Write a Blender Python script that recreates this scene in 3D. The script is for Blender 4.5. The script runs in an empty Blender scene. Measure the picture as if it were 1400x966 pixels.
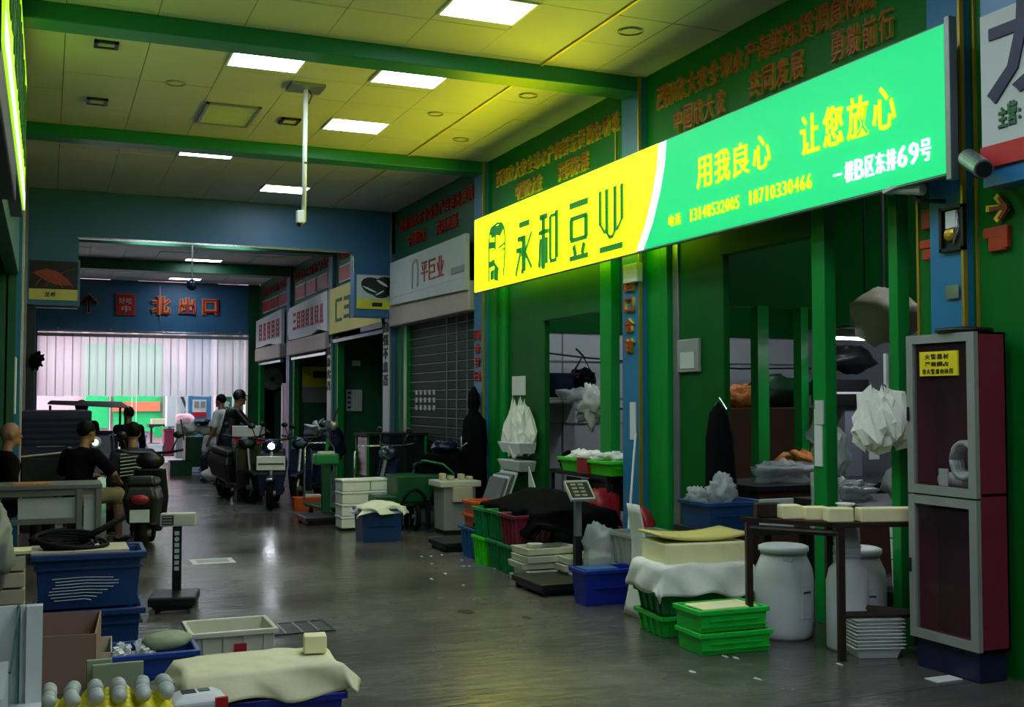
import bpy, bmesh, math, random
from mathutils import Vector, Matrix, noise
PI = math.pi
sc = bpy.context.scene
COL = sc.collection
# ------------------------------------------------------------------ camera, world, exposure
YAW = math.radians(22.8); F_PX = 1512.0; PITCH = math.atan(64/F_PX); EYE = 1.55
cam = bpy.data.objects.new('camera', bpy.data.cameras.new('camera')); COL.objects.link(cam)
cam.location = (0, 0, EYE); cam.rotation_euler = (PI/2 + PITCH, 0, -YAW)
cam.data.sensor_width = 36; cam.data.lens = 36*F_PX/1400; cam.data.clip_end = 300; cam.data.clip_start = 0.05
sc.camera = cam
w = bpy.data.worlds.new('sky'); sc.world = w; w.use_nodes = True
SKY = 3.3
nt = w.node_tree; bgn = nt.nodes['Background']; bgn.inputs[0].default_value = (.93, .95, 1, 1); bgn.inputs[1].default_value = SKY
sc.view_settings.view_transform = 'Standard'; sc.view_settings.look = 'None'; sc.view_settings.gamma = 1
sc.view_settings.exposure = 0.0; sc.view_settings.use_curve_mapping = False
PANEL = 22.0      # strength of the ceiling panels
SIGN_Y, SIGN_G = 8.0, .56
# ------------------------------------------------------------------ measuring (a pixel of the 1400x966 photo -> a point on a floor or wall plane)
def ray(u, v):
    Fh = Vector((math.sin(YAW), math.cos(YAW), 0)); R = Vector((math.cos(YAW), -math.sin(YAW), 0)); U = Vector((0, 0, 1))
    fw = Fh*math.cos(PITCH)+U*math.sin(PITCH); up = -Fh*math.sin(PITCH)+U*math.cos(PITCH)
    return fw*F_PX + R*(u-700) + up*(483-v)
def on(u, v, axis, val):
    d = ray(u, v); o = Vector((0, 0, EYE)); return o + d*((val-o[axis])/d[axis])
def fl(u, v, z=0.0): return on(u, v, 2, z)
def wx(u, v, x=5.0): return on(u, v, 0, x)
def wy(u, v, y): return on(u, v, 1, y)
# ------------------------------------------------------------------ materials
def lin(c):
    c = c/255; return c/12.92 if c <= .04045 else ((c+.055)/1.055)**2.4
_m = {}
def mat(name, rgb, rough=.5, metal=0., var=.12, scale=6., bump=.05, emit=0., alpha=1., trans=0., dirt=None, stretch=None, spec=None):
    if name in _m: return _m[name]
    m = bpy.data.materials.new(name); m.use_nodes = True; t = m.node_tree; b = t.nodes['Principled BSDF']
    c = [lin(x) for x in rgb]
    tc = t.nodes.new('ShaderNodeTexCoord'); mp = t.nodes.new('ShaderNodeMapping'); n = t.nodes.new('ShaderNodeTexNoise')
    t.links.new(tc.outputs['Object'], mp.inputs[0]); t.links.new(mp.outputs[0], n.inputs['Vector'])
    if stretch: mp.inputs['Scale'].default_value = stretch
    n.inputs['Scale'].default_value = scale; n.inputs['Detail'].default_value = 5
    cr = t.nodes.new('ShaderNodeValToRGB'); t.links.new(n.outputs['Fac'], cr.inputs[0])
    e = cr.color_ramp.elements; e[0].position = .3; e[1].position = .7
    lo = [x*(1-var) for x in c]; hi = [min(1, x*(1+var)) for x in c]
    if dirt: lo = [lin(x) for x in dirt]
    e[0].color = (*lo, 1); e[1].color = (*hi, 1)
    t.links.new(cr.outputs[0], b.inputs['Base Color'])
    b.inputs['Roughness'].default_value = rough; b.inputs['Metallic'].default_value = metal
    if bump:
        bp = t.nodes.new('ShaderNodeBump'); bp.inputs['Strength'].default_value = bump; bp.inputs['Distance'].default_value = .02
        t.links.new(n.outputs['Fac'], bp.inputs['Height']); t.links.new(bp.outputs[0], b.inputs['Normal'])
    if emit:
        t.links.new(cr.outputs[0], b.inputs['Emission Color']); b.inputs['Emission Strength'].default_value = emit
    if spec is not None: b.inputs['Specular IOR Level'].default_value = spec
    if alpha < 1: b.inputs['Alpha'].default_value = alpha
    if trans: b.inputs['Transmission Weight'].default_value = trans; b.inputs['IOR'].default_value = 1.1
    m.diffuse_color = (*c, 1); _m[name] = m; return m
G = {}
def defm(**k):
    for n, a in k.items(): G[n] = mat(n, *a[0], **a[1]) if isinstance(a[0], tuple) and isinstance(a[0][0], tuple) else mat(n, a[0], *a[1:-1], **(a[-1] if isinstance(a[-1], dict) else {}))
def D(n, rgb, rough=.5, **k): G[n] = mat(n, rgb, rough, **k)
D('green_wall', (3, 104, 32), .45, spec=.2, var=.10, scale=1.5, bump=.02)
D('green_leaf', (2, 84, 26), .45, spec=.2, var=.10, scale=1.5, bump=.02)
D('green_frame', (8, 136, 50), .3, var=.08, scale=2)
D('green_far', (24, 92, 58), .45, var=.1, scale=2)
D('green_beam', (10, 118, 78), .4, var=.08, scale=2)
D('blue_wall', (52, 106, 146), .45, var=.08, scale=2)
D('blue_pilaster', (40, 116, 160), .35, var=.08, scale=2)
D('ceil', (196, 196, 190), .5, var=.05, scale=1.2, bump=.02)
D('ceil_gap', (40, 42, 42), .8)
D('white_wall', (200, 204, 208), .5, var=.05, scale=1.5)
D('grey_wall', (120, 122, 132), .6, var=.07, scale=1.5)
D('gold', (196, 160, 60), .3, metal=.6, var=.1)
D('brown_letter', (168, 46, 16), .4, var=.15, scale=20)
D('gold_edge', (235, 205, 70), .35, metal=.3)
D('chrome', (200, 205, 205), .18, metal=.9, var=.05)
D('orange_sign', (236, 140, 70), .45)
D('steel', (150, 155, 158), .35, metal=.7, var=.1)
D('dark_steel', (46, 48, 50), .4, metal=.4, var=.15)
D('rust_steel', (48, 30, 24), .5, metal=.3, var=.3, scale=15)
D('black_plastic', (18, 19, 20), .4, var=.2)
D('black_rubber', (10, 10, 11), .75, spec=.2, var=.2)
D('black_cloth', (5, 5, 8), .9, spec=.08, var=.3, scale=12, bump=.3)
D('white_plastic', (214, 220, 218), .35, var=.04)
D('cream_plastic', (206, 208, 184), .35, var=.06)
D('foam', (226, 232, 234), .8, var=.04, scale=40, bump=.15)
D('white_cloth', (222, 226, 216), .85, var=.06, scale=10, bump=.3)
D('grey_plastic', (140, 146, 140), .45, var=.08)
D('blue_crate', (20, 66, 150), .35, var=.1)
D('deep_blue_crate', (14, 40, 150), .35, var=.1)
D('navy_bin', (24, 62, 112), .35, var=.12)
D('teal_bin', (20, 92, 150), .4, var=.12)
D('green_crate', (20, 130, 70), .4, var=.12)
D('bright_green_crate', (30, 200, 62), .35, var=.1)
D('lime_crate', (60, 215, 20), .35, var=.1)
D('orange_crate', (196, 84, 30), .4, var=.1)
D('red_plastic', (150, 28, 40), .4, var=.15)
D('maroon', (124, 34, 58), .35, var=.1, scale=3)
D('maroon_in', (92, 34, 46), .5, var=.2, scale=3)
D('cardboard', (150, 122, 104), .85, var=.08, scale=5)
D('cardboard_dark', (96, 62, 44), .85, var=.15, scale=5)
D('beige', (196, 186, 158), .7, var=.08)
D('tofu', (240, 234, 180), .6, var=.04, scale=10, bump=.1)
D('tofu_cloth', (224, 220, 178), .8, var=.05, scale=10, bump=.25)
D('skin', (150, 108, 86), .55, var=.08)
D('hair', (7, 6, 6), .6, spec=.15, var=.3, scale=30, bump=.3)
D('shirt_black', (10, 10, 13), .9, spec=.1, var=.2)
D('khaki', (136, 124, 96), .9, var=.12)
D('shirt_dark', (34, 38, 44), .9, var=.3, scale=14)
D('shirt_white', (210, 214, 216), .9, var=.08)
D('jeans', (28, 34, 52), .9, var=.2)
D('egg', (176, 184, 178), .55, var=.07, scale=20)
D('egg_tray', (222, 214, 40), .6, var=.08)
D('barrel', (206, 212, 214), .38, var=.05, scale=3)
D('yellow', (236, 216, 20), .5, var=.05)
D('print_red', (176, 24, 30), .5)
D('print_black', (20, 22, 24), .5)
D('print_dark_green', (22, 90, 50), .5)
D('table_grey', (104, 108, 106), .5, var=.08)
D('desk_panel', (176, 184, 182), .5, var=.05)
D('olive_mat', (150, 165, 130), .7, var=.06)
D('machine_green', (8, 76, 40), .4, var=.15)
D('moto_blue', (20, 30, 60), .25, var=.2)
D('orange_food', (200, 120, 40), .6, var=.4, scale=40, bump=.5)
D('navy', (20, 28, 66), .5, var=.2)
D('shutter', (14, 50, 36), .7, metal=0, var=.1)
D('cream_box', (176, 164, 152), .5, var=.06)
D('outdoor_ground', (130, 130, 134), .6, var=.1, scale=1)
D('outdoor_green', (30, 190, 110), .5, var=.06)
D('outdoor_orange', (226, 110, 80), .5, var=.08)
D('outdoor_pink', (226, 178, 190), .6, var=.06)
D('outdoor_blue', (70, 130, 180), .5, var=.06)
D('lobster', (150, 60, 40), .5, var=.3, scale=20)
D('mussel', (20, 24, 26), .3, var=.3)
D('sign_pale', (186, 196, 192), .5, var=.04)
D('sign_yellow', (206, 196, 110), .5, var=.04)
D('sign_lime', (206, 210, 60), .5)
D('pvc_frame', (150, 160, 165), .3, metal=.5)
D('lit_panel', (232, 242, 255), .5, emit=PANEL, var=.0, bump=0)
D('lit_yellow', (255, 250, 0), .5, emit=SIGN_Y, var=.0, bump=0)
D('lit_green', (8, 226, 132), .5, emit=SIGN_G, var=.0, bump=0)
D('lit_white', (225, 245, 245), .5, emit=1.3, var=.0, bump=0)
D('lit_letter_yellow', (214, 255, 0), .5, emit=.95, var=.0, bump=0)
D('lit_letter_green', (24, 120, 30), .5, emit=.6, var=.0, bump=0)
D('lit_lime', (170, 235, 40), .5, emit=1.1, var=.0, bump=0)
D('added_wall_glow', (190, 240, 20), .5, emit=3.2, var=.0, bump=0)  # emitter added behind the sign to light the wall
D('green_bag', (6, 62, 22), .45, var=.2)
D('lit_lamp', (240, 245, 255), .5, emit=60, var=0, bump=0)
D('tube_lamp', (235, 242, 255), .5, emit=16, var=0, bump=0)
def glassy(name, rgb, a, rough=.08):
    m = mat(name, rgb, rough, var=0, bump=0, alpha=a); G[name] = m; return m
glassy('cabinet_glass', (70, 60, 66), .2); glassy('pvc', (216, 218, 224), .62, .35); glassy('clear_plastic', (170, 178, 172), .55, .25)
glassy('film', (190, 200, 200), .5, .2); glassy('glass', (120, 170, 165), .3, .05); glassy('glass_edge', (30, 100, 100), .8, .1)
glassy('dark_glass', (20, 34, 32), .75, .08)
# floor: worn wet concrete, patchy gloss
def floor_mat():
    m = bpy.data.materials.new('floor_concrete'); m.use_nodes = True; t = m.node_tree; b = t.nodes['Principled BSDF']; L = t.links
    tc = t.nodes.new('ShaderNodeTexCoord')
    def nz(s, d=6): n = t.nodes.new('ShaderNodeTexNoise'); n.inputs['Scale'].default_value = s; n.inputs['Detail'].default_value = d; L.new(tc.outputs['Object'], n.inputs['Vector']); return n
    a, f, g = nz(.55, 7), nz(7, 8), nz(30, 5)
    def ramp(n, p0, p1, c0, c1):
        r = t.nodes.new('ShaderNodeValToRGB'); L.new(n.outputs['Fac'], r.inputs[0]); e = r.color_ramp.elements
        e[0].position, e[1].position = p0, p1; e[0].color = (*c0, 1); e[1].color = (*c1, 1); return r
    c1 = ramp(a, .35, .65, (.075, .069, .062), (.15, .142, .132)); c2 = ramp(f, .3, .75, (.6, .6, .6), (1.1, 1.1, 1.1))
    mx = t.nodes.new('ShaderNodeMixRGB'); mx.blend_type = 'MULTIPLY'; mx.inputs[0].default_value = 1
    L.new(c1.outputs[0], mx.inputs[1]); L.new(c2.outputs[0], mx.inputs[2]); L.new(mx.outputs[0], b.inputs['Base Color'])
    r = ramp(a, .35, .65, (.15,)*3, (.33,)*3); L.new(r.outputs[0], b.inputs['Roughness'])
    mp = t.nodes.new('ShaderNodeMapping'); mp.inputs['Scale'].default_value = (1.2, 5, 1); L.new(tc.outputs['Object'], mp.inputs[0])
    h = t.nodes.new('ShaderNodeTexNoise'); h.inputs['Scale'].default_value = 3; h.inputs['Detail'].default_value = 6; L.new(mp.outputs[0], h.inputs['Vector'])
    bp = t.nodes.new('ShaderNodeBump'); bp.inputs['Strength'].default_value = .35; bp.inputs['Distance'].default_value = .02
    L.new(h.outputs['Fac'], bp.inputs['Height']); L.new(bp.outputs[0], b.inputs['Normal'])
    return m
G['floor'] = floor_mat()
def pvc():
    m = bpy.data.materials.new('pvc_strip'); m.use_nodes = True; t = m.node_tree; L = t.links; t.nodes.remove(t.nodes['Principled BSDF'])
    o = t.nodes['Material Output']; tr = t.nodes.new('ShaderNodeBsdfTransparent'); tl = t.nodes.new('ShaderNodeBsdfTranslucent'); gl = t.nodes.new('ShaderNodeBsdfDiffuse')
    tl.inputs[0].default_value = (.9, .88, .92, 1); gl.inputs[0].default_value = (.7, .7, .74, 1); tr.inputs[0].default_value = (.95, .95, .97, 1)
    a = t.nodes.new('ShaderNodeMixShader'); b = t.nodes.new('ShaderNodeMixShader'); a.inputs[0].default_value = .25; L.new(tl.outputs[0], a.inputs[1]); L.new(gl.outputs[0], a.inputs[2])
    b.inputs[0].default_value = .5; L.new(tr.outputs[0], b.inputs[1]); L.new(a.outputs[0], b.inputs[2]); L.new(b.outputs[0], o.inputs[0]); return m
G['pvc'] = pvc()
# ------------------------------------------------------------------ mesh helpers
def rot(rz=0, rx=0, ry=0): return Matrix.Rotation(rz, 3, 'Z') @ Matrix.Rotation(ry, 3, 'Y') @ Matrix.Rotation(rx, 3, 'X')
class MB:
    def __init__(s): s.b = bmesh.new()
    def box(s, x0, x1, y0, y1, z0, z1):
        v = [s.b.verts.new(p) for p in ((x0,y0,z0),(x1,y0,z0),(x1,y1,z0),(x0,y1,z0),(x0,y0,z1),(x1,y0,z1),(x1,y1,z1),(x0,y1,z1))]
        for f in ((3,2,1,0),(4,5,6,7),(0,1,5,4),(1,2,6,5),(2,3,7,6),(3,0,4,7)): s.b.faces.new([v[i] for i in f])
        return s
    def cbox(s, c, d, R=None):
        n = len(s.b.verts); s.box(-d[0]/2, d[0]/2, -d[1]/2, d[1]/2, -d[2]/2, d[2]/2)
        s.b.verts.ensure_lookup_table()
        for v in s.b.verts[n:]:
            v.co = (R @ v.co if R else v.co) + Vector(c)
        return s
    def loft(s, rings, cap=True, closed=True):
        prev = None; first = None
        for r in rings:
            cur = [s.b.verts.new(p) for p in r]
            if prev:
                n = len(cur)
                for i in range(n if closed else n-1):
                    j = (i+1) % n; s.b.faces.new((prev[i], prev[j], cur[j], cur[i]))
            else: first = cur
            prev = cur
        if cap and closed and len(first) > 2:
            try: s.b.faces.new(first[::-1]); s.b.faces.new(prev)
            except ValueError: pass
        return s
    def lathe(s, prof, c=(0,0,0), n=20, cap=True):
        return s.loft([[(c[0]+r*math.cos(2*PI*i/n), c[1]+r*math.sin(2*PI*i/n), c[2]+z) for i in range(n)] for r, z in prof], cap)
    def tube(s, pts, r, n=8, cap=True):
        pts = [Vector(p) for p in pts]; rings = []
        for i, p in enumerate(pts):
            d = (pts[min(i+1, len(pts)-1)] - pts[max(i-1, 0)]).normalized()
            a = Vector((0, 0, 1)) if abs(d.z) < .9 else Vector((1, 0, 0)); x = d.cross(a).normalized(); y = d.cross(x)
            rr = r[i] if isinstance(r, (list, tuple)) else r
            rings.append([p + (x*math.cos(2*PI*k/n) + y*math.sin(2*PI*k/n))*rr for k in range(n)])
        return s.loft(rings, cap)
    def sph(s, c, r, n=10, m=7, R=None):
        rr = (r, r, r) if not hasattr(r, '__len__') else r; rings = []
        for j in range(m+1):
            a = PI*(j/m); a = min(max(a, .06), PI-.06)
            rings.append([Vector(c) + ((R or Matrix.Identity(3)) @ Vector((rr[0]*math.sin(a)*math.cos(2*PI*i/n), rr[1]*math.sin(a)*math.sin(2*PI*i/n), -rr[2]*math.cos(a)))) for i in range(n)])
        return s.loft(rings)
    def blob(s, c, r, seed=0, amp=.25, f=2.5, n=18, m=12, R=None):
        k = len(s.b.verts); s.sph((0,0,0), r, n, m); s.b.verts.ensure_lookup_table(); o = Vector((seed*3.1, seed*1.7, 0)); mr = max(r) if hasattr(r, '__len__') else r
        for v in s.b.verts[k:]:
            q = v.co/mr; d = noise.fractal(q*f+o, .8, 2, 4); v.co = v.co*(1+amp*d)
            v.co = (R @ v.co if R else v.co)+Vector(c)
        return s
    def poly(s, pts, nrm, t):
        n = Vector(nrm); a = [s.b.verts.new(Vector(p)) for p in pts]; b = [s.b.verts.new(Vector(p)+n*t) for p in pts]
        s.b.faces.new(a[::-1]); s.b.faces.new(b)
        for i in range(len(a)):
            j = (i+1) % len(a); s.b.faces.new((a[i], a[j], b[j], b[i]))
        return s
    def cone(s, a, ra, b, rb, n=10):
        return s.tube([a, b], [ra, rb], n).sph(a, ra, n, 6).sph(b, rb, n, 6)
    def grid(s, f, nx, ny):
        g = [[s.b.verts.new(f(i/nx, j/ny)) for j in range(ny+1)] for i in range(nx+1)]
        for i in range(nx):
            for j in range(ny): s.b.faces.new((g[i][j], g[i+1][j], g[i+1][j+1], g[i][j+1]))
        return s
    def build(s, name, m, parent=None, smooth=False, bevel=0, world=False, label=None, thick=0, sub=0):
        bmesh.ops.recalc_face_normals(s.b, faces=s.b.faces)
        me = bpy.data.meshes.new(name); s.b.to_mesh(me); s.b.free()
        if world and parent:
            p = parent; o = Vector((0, 0, 0))
            while p: o += p.location; p = p.parent
            me.transform(Matrix.Translation(-o))
        me.materials.append(G[m] if isinstance(m, str) else m)
        if smooth: me.shade_smooth()
        o = bpy.data.objects.new(name, me); COL.objects.link(o)
        if parent: o.parent = parent
        if label: o['label'] = label
        if thick: d = o.modifiers.new('thick', 'SOLIDIFY'); d.thickness = thick; d.offset = 0
        if sub: d = o.modifiers.new('sub', 'SUBSURF'); d.levels = sub; d.render_levels = sub
        if bevel: d = o.modifiers.new('bevel', 'BEVEL'); d.width = bevel; d.segments = 2; d.limit_method = 'ANGLE'
        return o
def thing(name, label, cat, loc=(0,0,0), rz=0, group=None):
    o = bpy.data.objects.new(name, None); COL.objects.link(o); o.location = loc; o.rotation_euler = (0, 0, rz); o.empty_display_size = .1
    o['label'] = label; o['category'] = cat
    if group: o['group'] = group
    return o
def tag(o, label, cat, group=None):
    o['label'] = label; o['category'] = cat
    if group: o['group'] = group
    return o
def struct(o): o['kind'] = 'structure'; return o
def stuff(o): o['kind'] = 'stuff'; return o
# ------------------------------------------------------------------ lettering
_g = {}
def glyph(ch, bold=0., depth=.02):
    k = (ch, bold, depth)
    if k in _g: return _g[k]
    cu = bpy.data.curves.new('t', 'FONT'); cu.body = ch; cu.size = 1; cu.extrude = 1; cu.offset = bold; cu.resolution_u = 2
    ob = bpy.data.objects.new('t', cu); COL.objects.link(ob)
    dg = bpy.context.evaluated_depsgraph_get(); me = bpy.data.meshes.new_from_object(ob.evaluated_get(dg))
    bpy.data.objects.remove(ob); bpy.data.curves.remove(cu)
    if len(me.vertices):
        xs = [v.co.x for v in me.vertices]; ys = [v.co.y for v in me.vertices]
        x0, y0, W, H = min(xs), min(ys), max(xs)-min(xs), max(ys)-min(ys)
        for v in me.vertices: v.co = ((v.co.x-x0)/max(W, 1e-3), (v.co.y-y0)/max(H, 1e-3), v.co.z/2+.5)
    _g[k] = me; me.materials.clear(); return me
AX = {'W': (Vector((0,-1,0)), Vector((0,0,1)), Vector((-1,0,0))), 'S': (Vector((1,0,0)), Vector((0,0,1)), Vector((0,-1,0))), 'E': (Vector((0,1,0)), Vector((0,0,1)), Vector((1,0,0)))}
def put(parent, ch, p, face, wd, ht, depth, m, bold=.0, name='character', edge=None):
    """one raised character: p = lower left corner in world space"""
    me = glyph(ch, bold).copy(); me.name = name; X, Y, N = AX[face] if isinstance(face, str) else face
    o = Vector((0,0,0)); q = parent
    while q: o += q.location; q = q.parent
    M4 = Matrix.Identity(4)
    for r in range(3): M4[r][0] = X[r]*wd; M4[r][1] = Y[r]*ht; M4[r][2] = N[r]*depth; M4[r][3] = p[r]-o[r]
    me.transform(M4); me.materials.append(G[m])
    if edge:
        me.materials.append(G[edge]); 
        for f in me.polygons:
            if abs(f.normal.dot(N)) < .5: f.material_index = 1
    ob = bpy.data.objects.new(name, me); COL.objects.link(ob); ob.parent = parent; return ob
def line(parent, txt, p0, p1, face, ht, depth, m, fill=.85, bold=0., edge=None, name='character'):
    """text spread evenly between lower left p0 and lower right p1"""
    p0, p1 = Vector(p0), Vector(p1); n = len(txt); st = (p1-p0)/n
    for i, ch in enumerate(txt):
        f = fill*(.42 if ch == '1' else 1)
        if ch != ' ': put(parent, ch, p0+st*(i+(1-f)/2), face, st.length*f, ht, depth, m, bold, name, edge)
# ================================================================== SETTING
XL, XR, ZC = -.3, 5.0, 4.5
flo = struct(MB().box(-4, 12, -8, 28.8, -.12, -.012).build('floor', 'ceil_gap'))
ys = [-8, -3.2, .8, 4.7, 8.6, 12.5, 16.4, 20.3, 24.2, 28.8]
for a, b in zip(ys, ys[1:]):
    for x0, x1 in ((-4, 4.98), (4.99, 12)):
        o = MB().box(x0, x1-.008, a, b-.008, -.012, 0).build('slab', 'floor', flo)
# ceiling
cei = struct(MB().box(-4, 12, -8, 28.8, ZC+.03, ZC+.13).build('ceiling', 'ceil_gap'))
cols = [-.3, .09, .74, 1.39, 2.04, 2.69, 3.34, 3.96, 4.48, 5.0]; pit = 1.93/3
rng = random.Random(4)
r0 = 7.40 - 12*pit
LAMPS = {}
for k, c, lab in ((12, 5, 'largest lit ceiling panel at the top edge, before the first green beam'), (15, 5, 'lit ceiling panel just behind the first green beam, right-hand one'), (15, 3, 'lit ceiling panel just behind the first green beam, left-hand one'),
                  (18, 5, 'lit ceiling panel just before the second green beam'), (21, 3, 'lit ceiling panel beyond the second green beam, left of the pole camera'), (24, 5, 'lit ceiling panel nearest the blue header, right beside the camera pole')):
    LAMPS[(k, c)] = lab
for k in (-6, -3, 0, 3, 6, 9): LAMPS[(k, 3)] = LAMPS[(k, 5)] = 'added square ceiling panel out of view, for fill light'  # unseen panels, added as fill light for the near hall
def ceil_lamp(x, y, lab, w_=.3, d_=.235):
    t = thing('ceiling_light', lab, 'ceiling light', (x, y, ZC-.012), group='square lit ceiling panels'); m = MB()
    for q in ((-w_-.02, w_+.02, -d_-.02, -d_), (-w_-.02, w_+.02, d_, d_+.02), (-w_-.02, -w_, -d_, d_), (w_, w_+.02, -d_, d_)): m.box(*q, 0, .04)
    m.build('frame', 'white_plastic', t); MB().box(-w_, w_, -d_, d_, .004, .02).build('diffuser', 'lit_panel', t)
for k in range(-6, 26):
    y = r0+k*pit
    for c, (a, b) in enumerate(zip(cols, cols[1:])):
        if (k, c) in LAMPS:
            ceil_lamp((a+b)/2, y+.25, LAMPS[(k, c)]); MB().box(a+.003, b-.003, y+.51, y+pit-.004, ZC, ZC+.02).build('tile', 'ceil', cei); continue
        if k < 2: continue
        dz = rng.uniform(-.002, .002); MB().box(a+.003, b-.003, y+.002, y+pit-.004, ZC+dz, ZC+dz+.02).build('tile', 'ceil', cei)
y = r0+26*pit
stuff(MB().box(-.3, 1.385, -8, r0+2*pit, ZC+.03, ZC+.04).build('tile_field', 'ceil', cei)); stuff(MB().box(2.04, 2.69, -8, r0+2*pit, ZC+.01, ZC+.03).build('tile_field', 'ceil', cei)); stuff(MB().box(3.34, 5, -8, r0+2*pit, ZC+.01, ZC+.03).build('tile_field', 'ceil', cei))
while y < 28.6:
    for c, (a, b) in enumerate(zip(cols, cols[1:])):
        MB().box(a+.004, b-.004, y+.003, min(y+1.28, 28.7), ZC+.004*((c*7+int(y*3)) % 3), ZC+.03).build('tile', 'ceil', cei)
    y += 1.29
for x, y, lab in ((3.0, 23.9, 'ceiling light seen through the header opening, nearer one'), (3.05, 27.75, 'ceiling light seen through the header opening, just before the blue exit wall'), (1.7, 18.2, 'added fill panel, unseen behind the header, left'), (3.0, 18.2, 'added fill panel, unseen behind the header, right'), (1.7, 20.2, 'second added fill panel, unseen behind the header, left'), (3.0, 20.2, 'second added fill panel, unseen behind the header, right')):  # panels behind the header are added, unseen, to brighten the exit wall
    ceil_lamp(x, y, lab, .36, .16)
    bpy.data.objects[-1] if 0 else None
# green cross beams
for i, y in enumerate((-3, 1.0, 5.0, 8.9, 12.8)):
    struct(MB().box(-.3, 5, y-.14, y+.14, 4.36, 4.5).build('trim_%d' % (i+1), 'green_beam', bevel=.01))
for i, y in enumerate((20.6, 24.6)):
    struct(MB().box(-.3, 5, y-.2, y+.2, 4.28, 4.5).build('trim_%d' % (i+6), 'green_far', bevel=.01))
struct(MB().box(3.955, 3.975, -8, 16.6, 4.485, 4.5).build('trim_8', 'gold_edge'))
# right wall: fascia over each bay, pilasters between
wr = struct(MB().box(5.0, 5.12, -8, 4.91, 0, 4.5).build('wall_right', 'green_wall'))
for a, b, z in ((5.1, 8.85, 3.0), (9.0, 12.7, 3.0), (12.9, 16.6, 2.75), (16.8, 20.5, 2.75), (20.7, 24.5, 2.75), (24.7, 28.7, 2.75)):
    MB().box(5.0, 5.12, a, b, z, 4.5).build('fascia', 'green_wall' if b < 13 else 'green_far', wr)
# gold lines on the near green panels
for y in (4.86, 4.35, 3.9): MB().box(4.985, 5.0, y, y+.015, 0, 4.5).build('edge_strip', 'gold', wr)
MB().box(4.988, 5.0, 9.3, 9.32, 3.6, 4.3).build('edge_strip', 'gold', wr)
pil = []
for i, (a, b) in enumerate(((4.91, 5.18), (8.74, 9.08), (12.64, 12.96), (16.62, 17.0), (20.45, 20.8), (24.4, 24.8))):
    m = 'blue_pilaster' if i < 3 else 'sign_pale'
    z0 = 0 if i else 1.0
    pl = struct(MB().box(4.93, 5.14, a, b, 0, 4.5).build('trim_%d' % (i+9), m if i < 3 else 'blue_wall', bevel=.008)); pil.append(pl)
    MB().box(4.915, 4.945, a-.012, a+.006, 0, 4.5).build('edge_strip', 'gold' if i < 3 else 'steel', pl, world=True)
for j, ch in enumerate('西區市场'):
    p = wx(865, 398+28*j, 4.93); put(pil[1], '回囗合甘'[j], (4.93, 9.0, p.z), 'W', .17, .13, .03, 'brown_letter', .02, edge='gold_edge')
for j in range(4): put(pil[2], '回合甘日'[j], (4.93, 12.9, 2.3-.17*j), 'W', .18, .12, .02, 'brown_letter', .02)
for j in range(5): put(pil[3], '自强不息吾'[j], (4.915, 16.95, 2.62-.21*j), 'W', .26, .17, .015, 'print_black', .02)
for j in range(5): put(pil[4], '货真价实吾'[j], (4.915, 20.75, 2.62-.22*j), 'W', .26, .17, .015, 'print_black', .02)
MB().box(4.914, 4.93, 16.66, 16.98, .9, 2.85).build('letter_board', 'sign_pale', pil[3], world=True)
MB().box(4.914, 4.93, 20.5, 20.78, .9, 2.85).build('letter_board', 'sign_pale', pil[4], world=True)
# wall letters
L1 = '西部欣大农全球水产海鲜冻货调食材城'
def ypos(u, v): return wx(u, v, 5.0).y
us = [907, 918, 933, 948, 963, 979, 996, 1012, 1030, 1048, 1066, 1086, 1106, 1128, 1149, 1170, 1190]
ths = thing('wall_lettering', 'dark red raised slogan characters on green wall above the yellow-green shop sign', 'lettering', (5, 7, 4))
for u, ch in zip(us, L1):
    y = ypos(u, 100); put(ths, ch, (5, y+.08, 4.13), 'W', .155, .20, .03, 'brown_letter', .0, edge='gold_edge')
def seq(t, s, y0, y1, z, h, depth=.03, m='brown_letter', e='gold_edge'): line(t, s, (5, y0, z), (5, y1, z), 'W', h, depth, m, .8, .0, edge=e)
seq(ths, '中国欣大农', 8.22, 7.42, 3.85, .21); seq(ths, '共同发展', 7.12, 6.42, 3.87, .21); seq(ths, '勇毅前行', 6.14, 5.50, 3.88, .21)
th2 = thing('wall_lettering', 'dim red raised characters on green wall above the yellow half of the sign', 'lettering', (5, 11, 4))
seq(th2, L1, 12.35, 9.2, 4.12, .19); seq(th2, '中国欣大农', 11.75, 11.0, 3.86, .19); seq(th2, '共同发展', 10.6, 9.85, 3.87, .19)
th3 = thing('wall_lettering', 'very dim red raised characters above the grey shutter shop sign', 'lettering', (5, 14.8, 4))
seq(th3, L1[:14], 16.3, 13.1, 4.12, .19, e=None); seq(th3, '中国欣大', 15.9, 15.0, 3.85, .19, e=None); seq(th3, '共同发展', 14.6, 13.7, 3.85, .19, e=None)
for i, (a, b) in enumerate(((20.3, 17.0), (24.2, 21.0), (28.2, 25.0))):
    th = thing('wall_lettering', ['red characters above the pale yellow shop sign beyond the blue header', 'red blocks of characters above the white curved sign', 'red blocks of characters above the farthest white sign'][i], 'lettering', (5, (a+b)/2, 4))
    seq(th, L1[:12], a, b, 4.14, .2, e=None, depth=.02)
    for k in range(3):
        y = a-.2-k*1.05
        MB().box(4.97, 4.985, y-.95, y, 3.72, 4.03).build('frame', 'sign_pale', th, world=True); MB().box(4.96, 4.975, y-.92, y-.03, 3.75, 4.0).build('panel', 'brown_letter', th, world=True)
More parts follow.
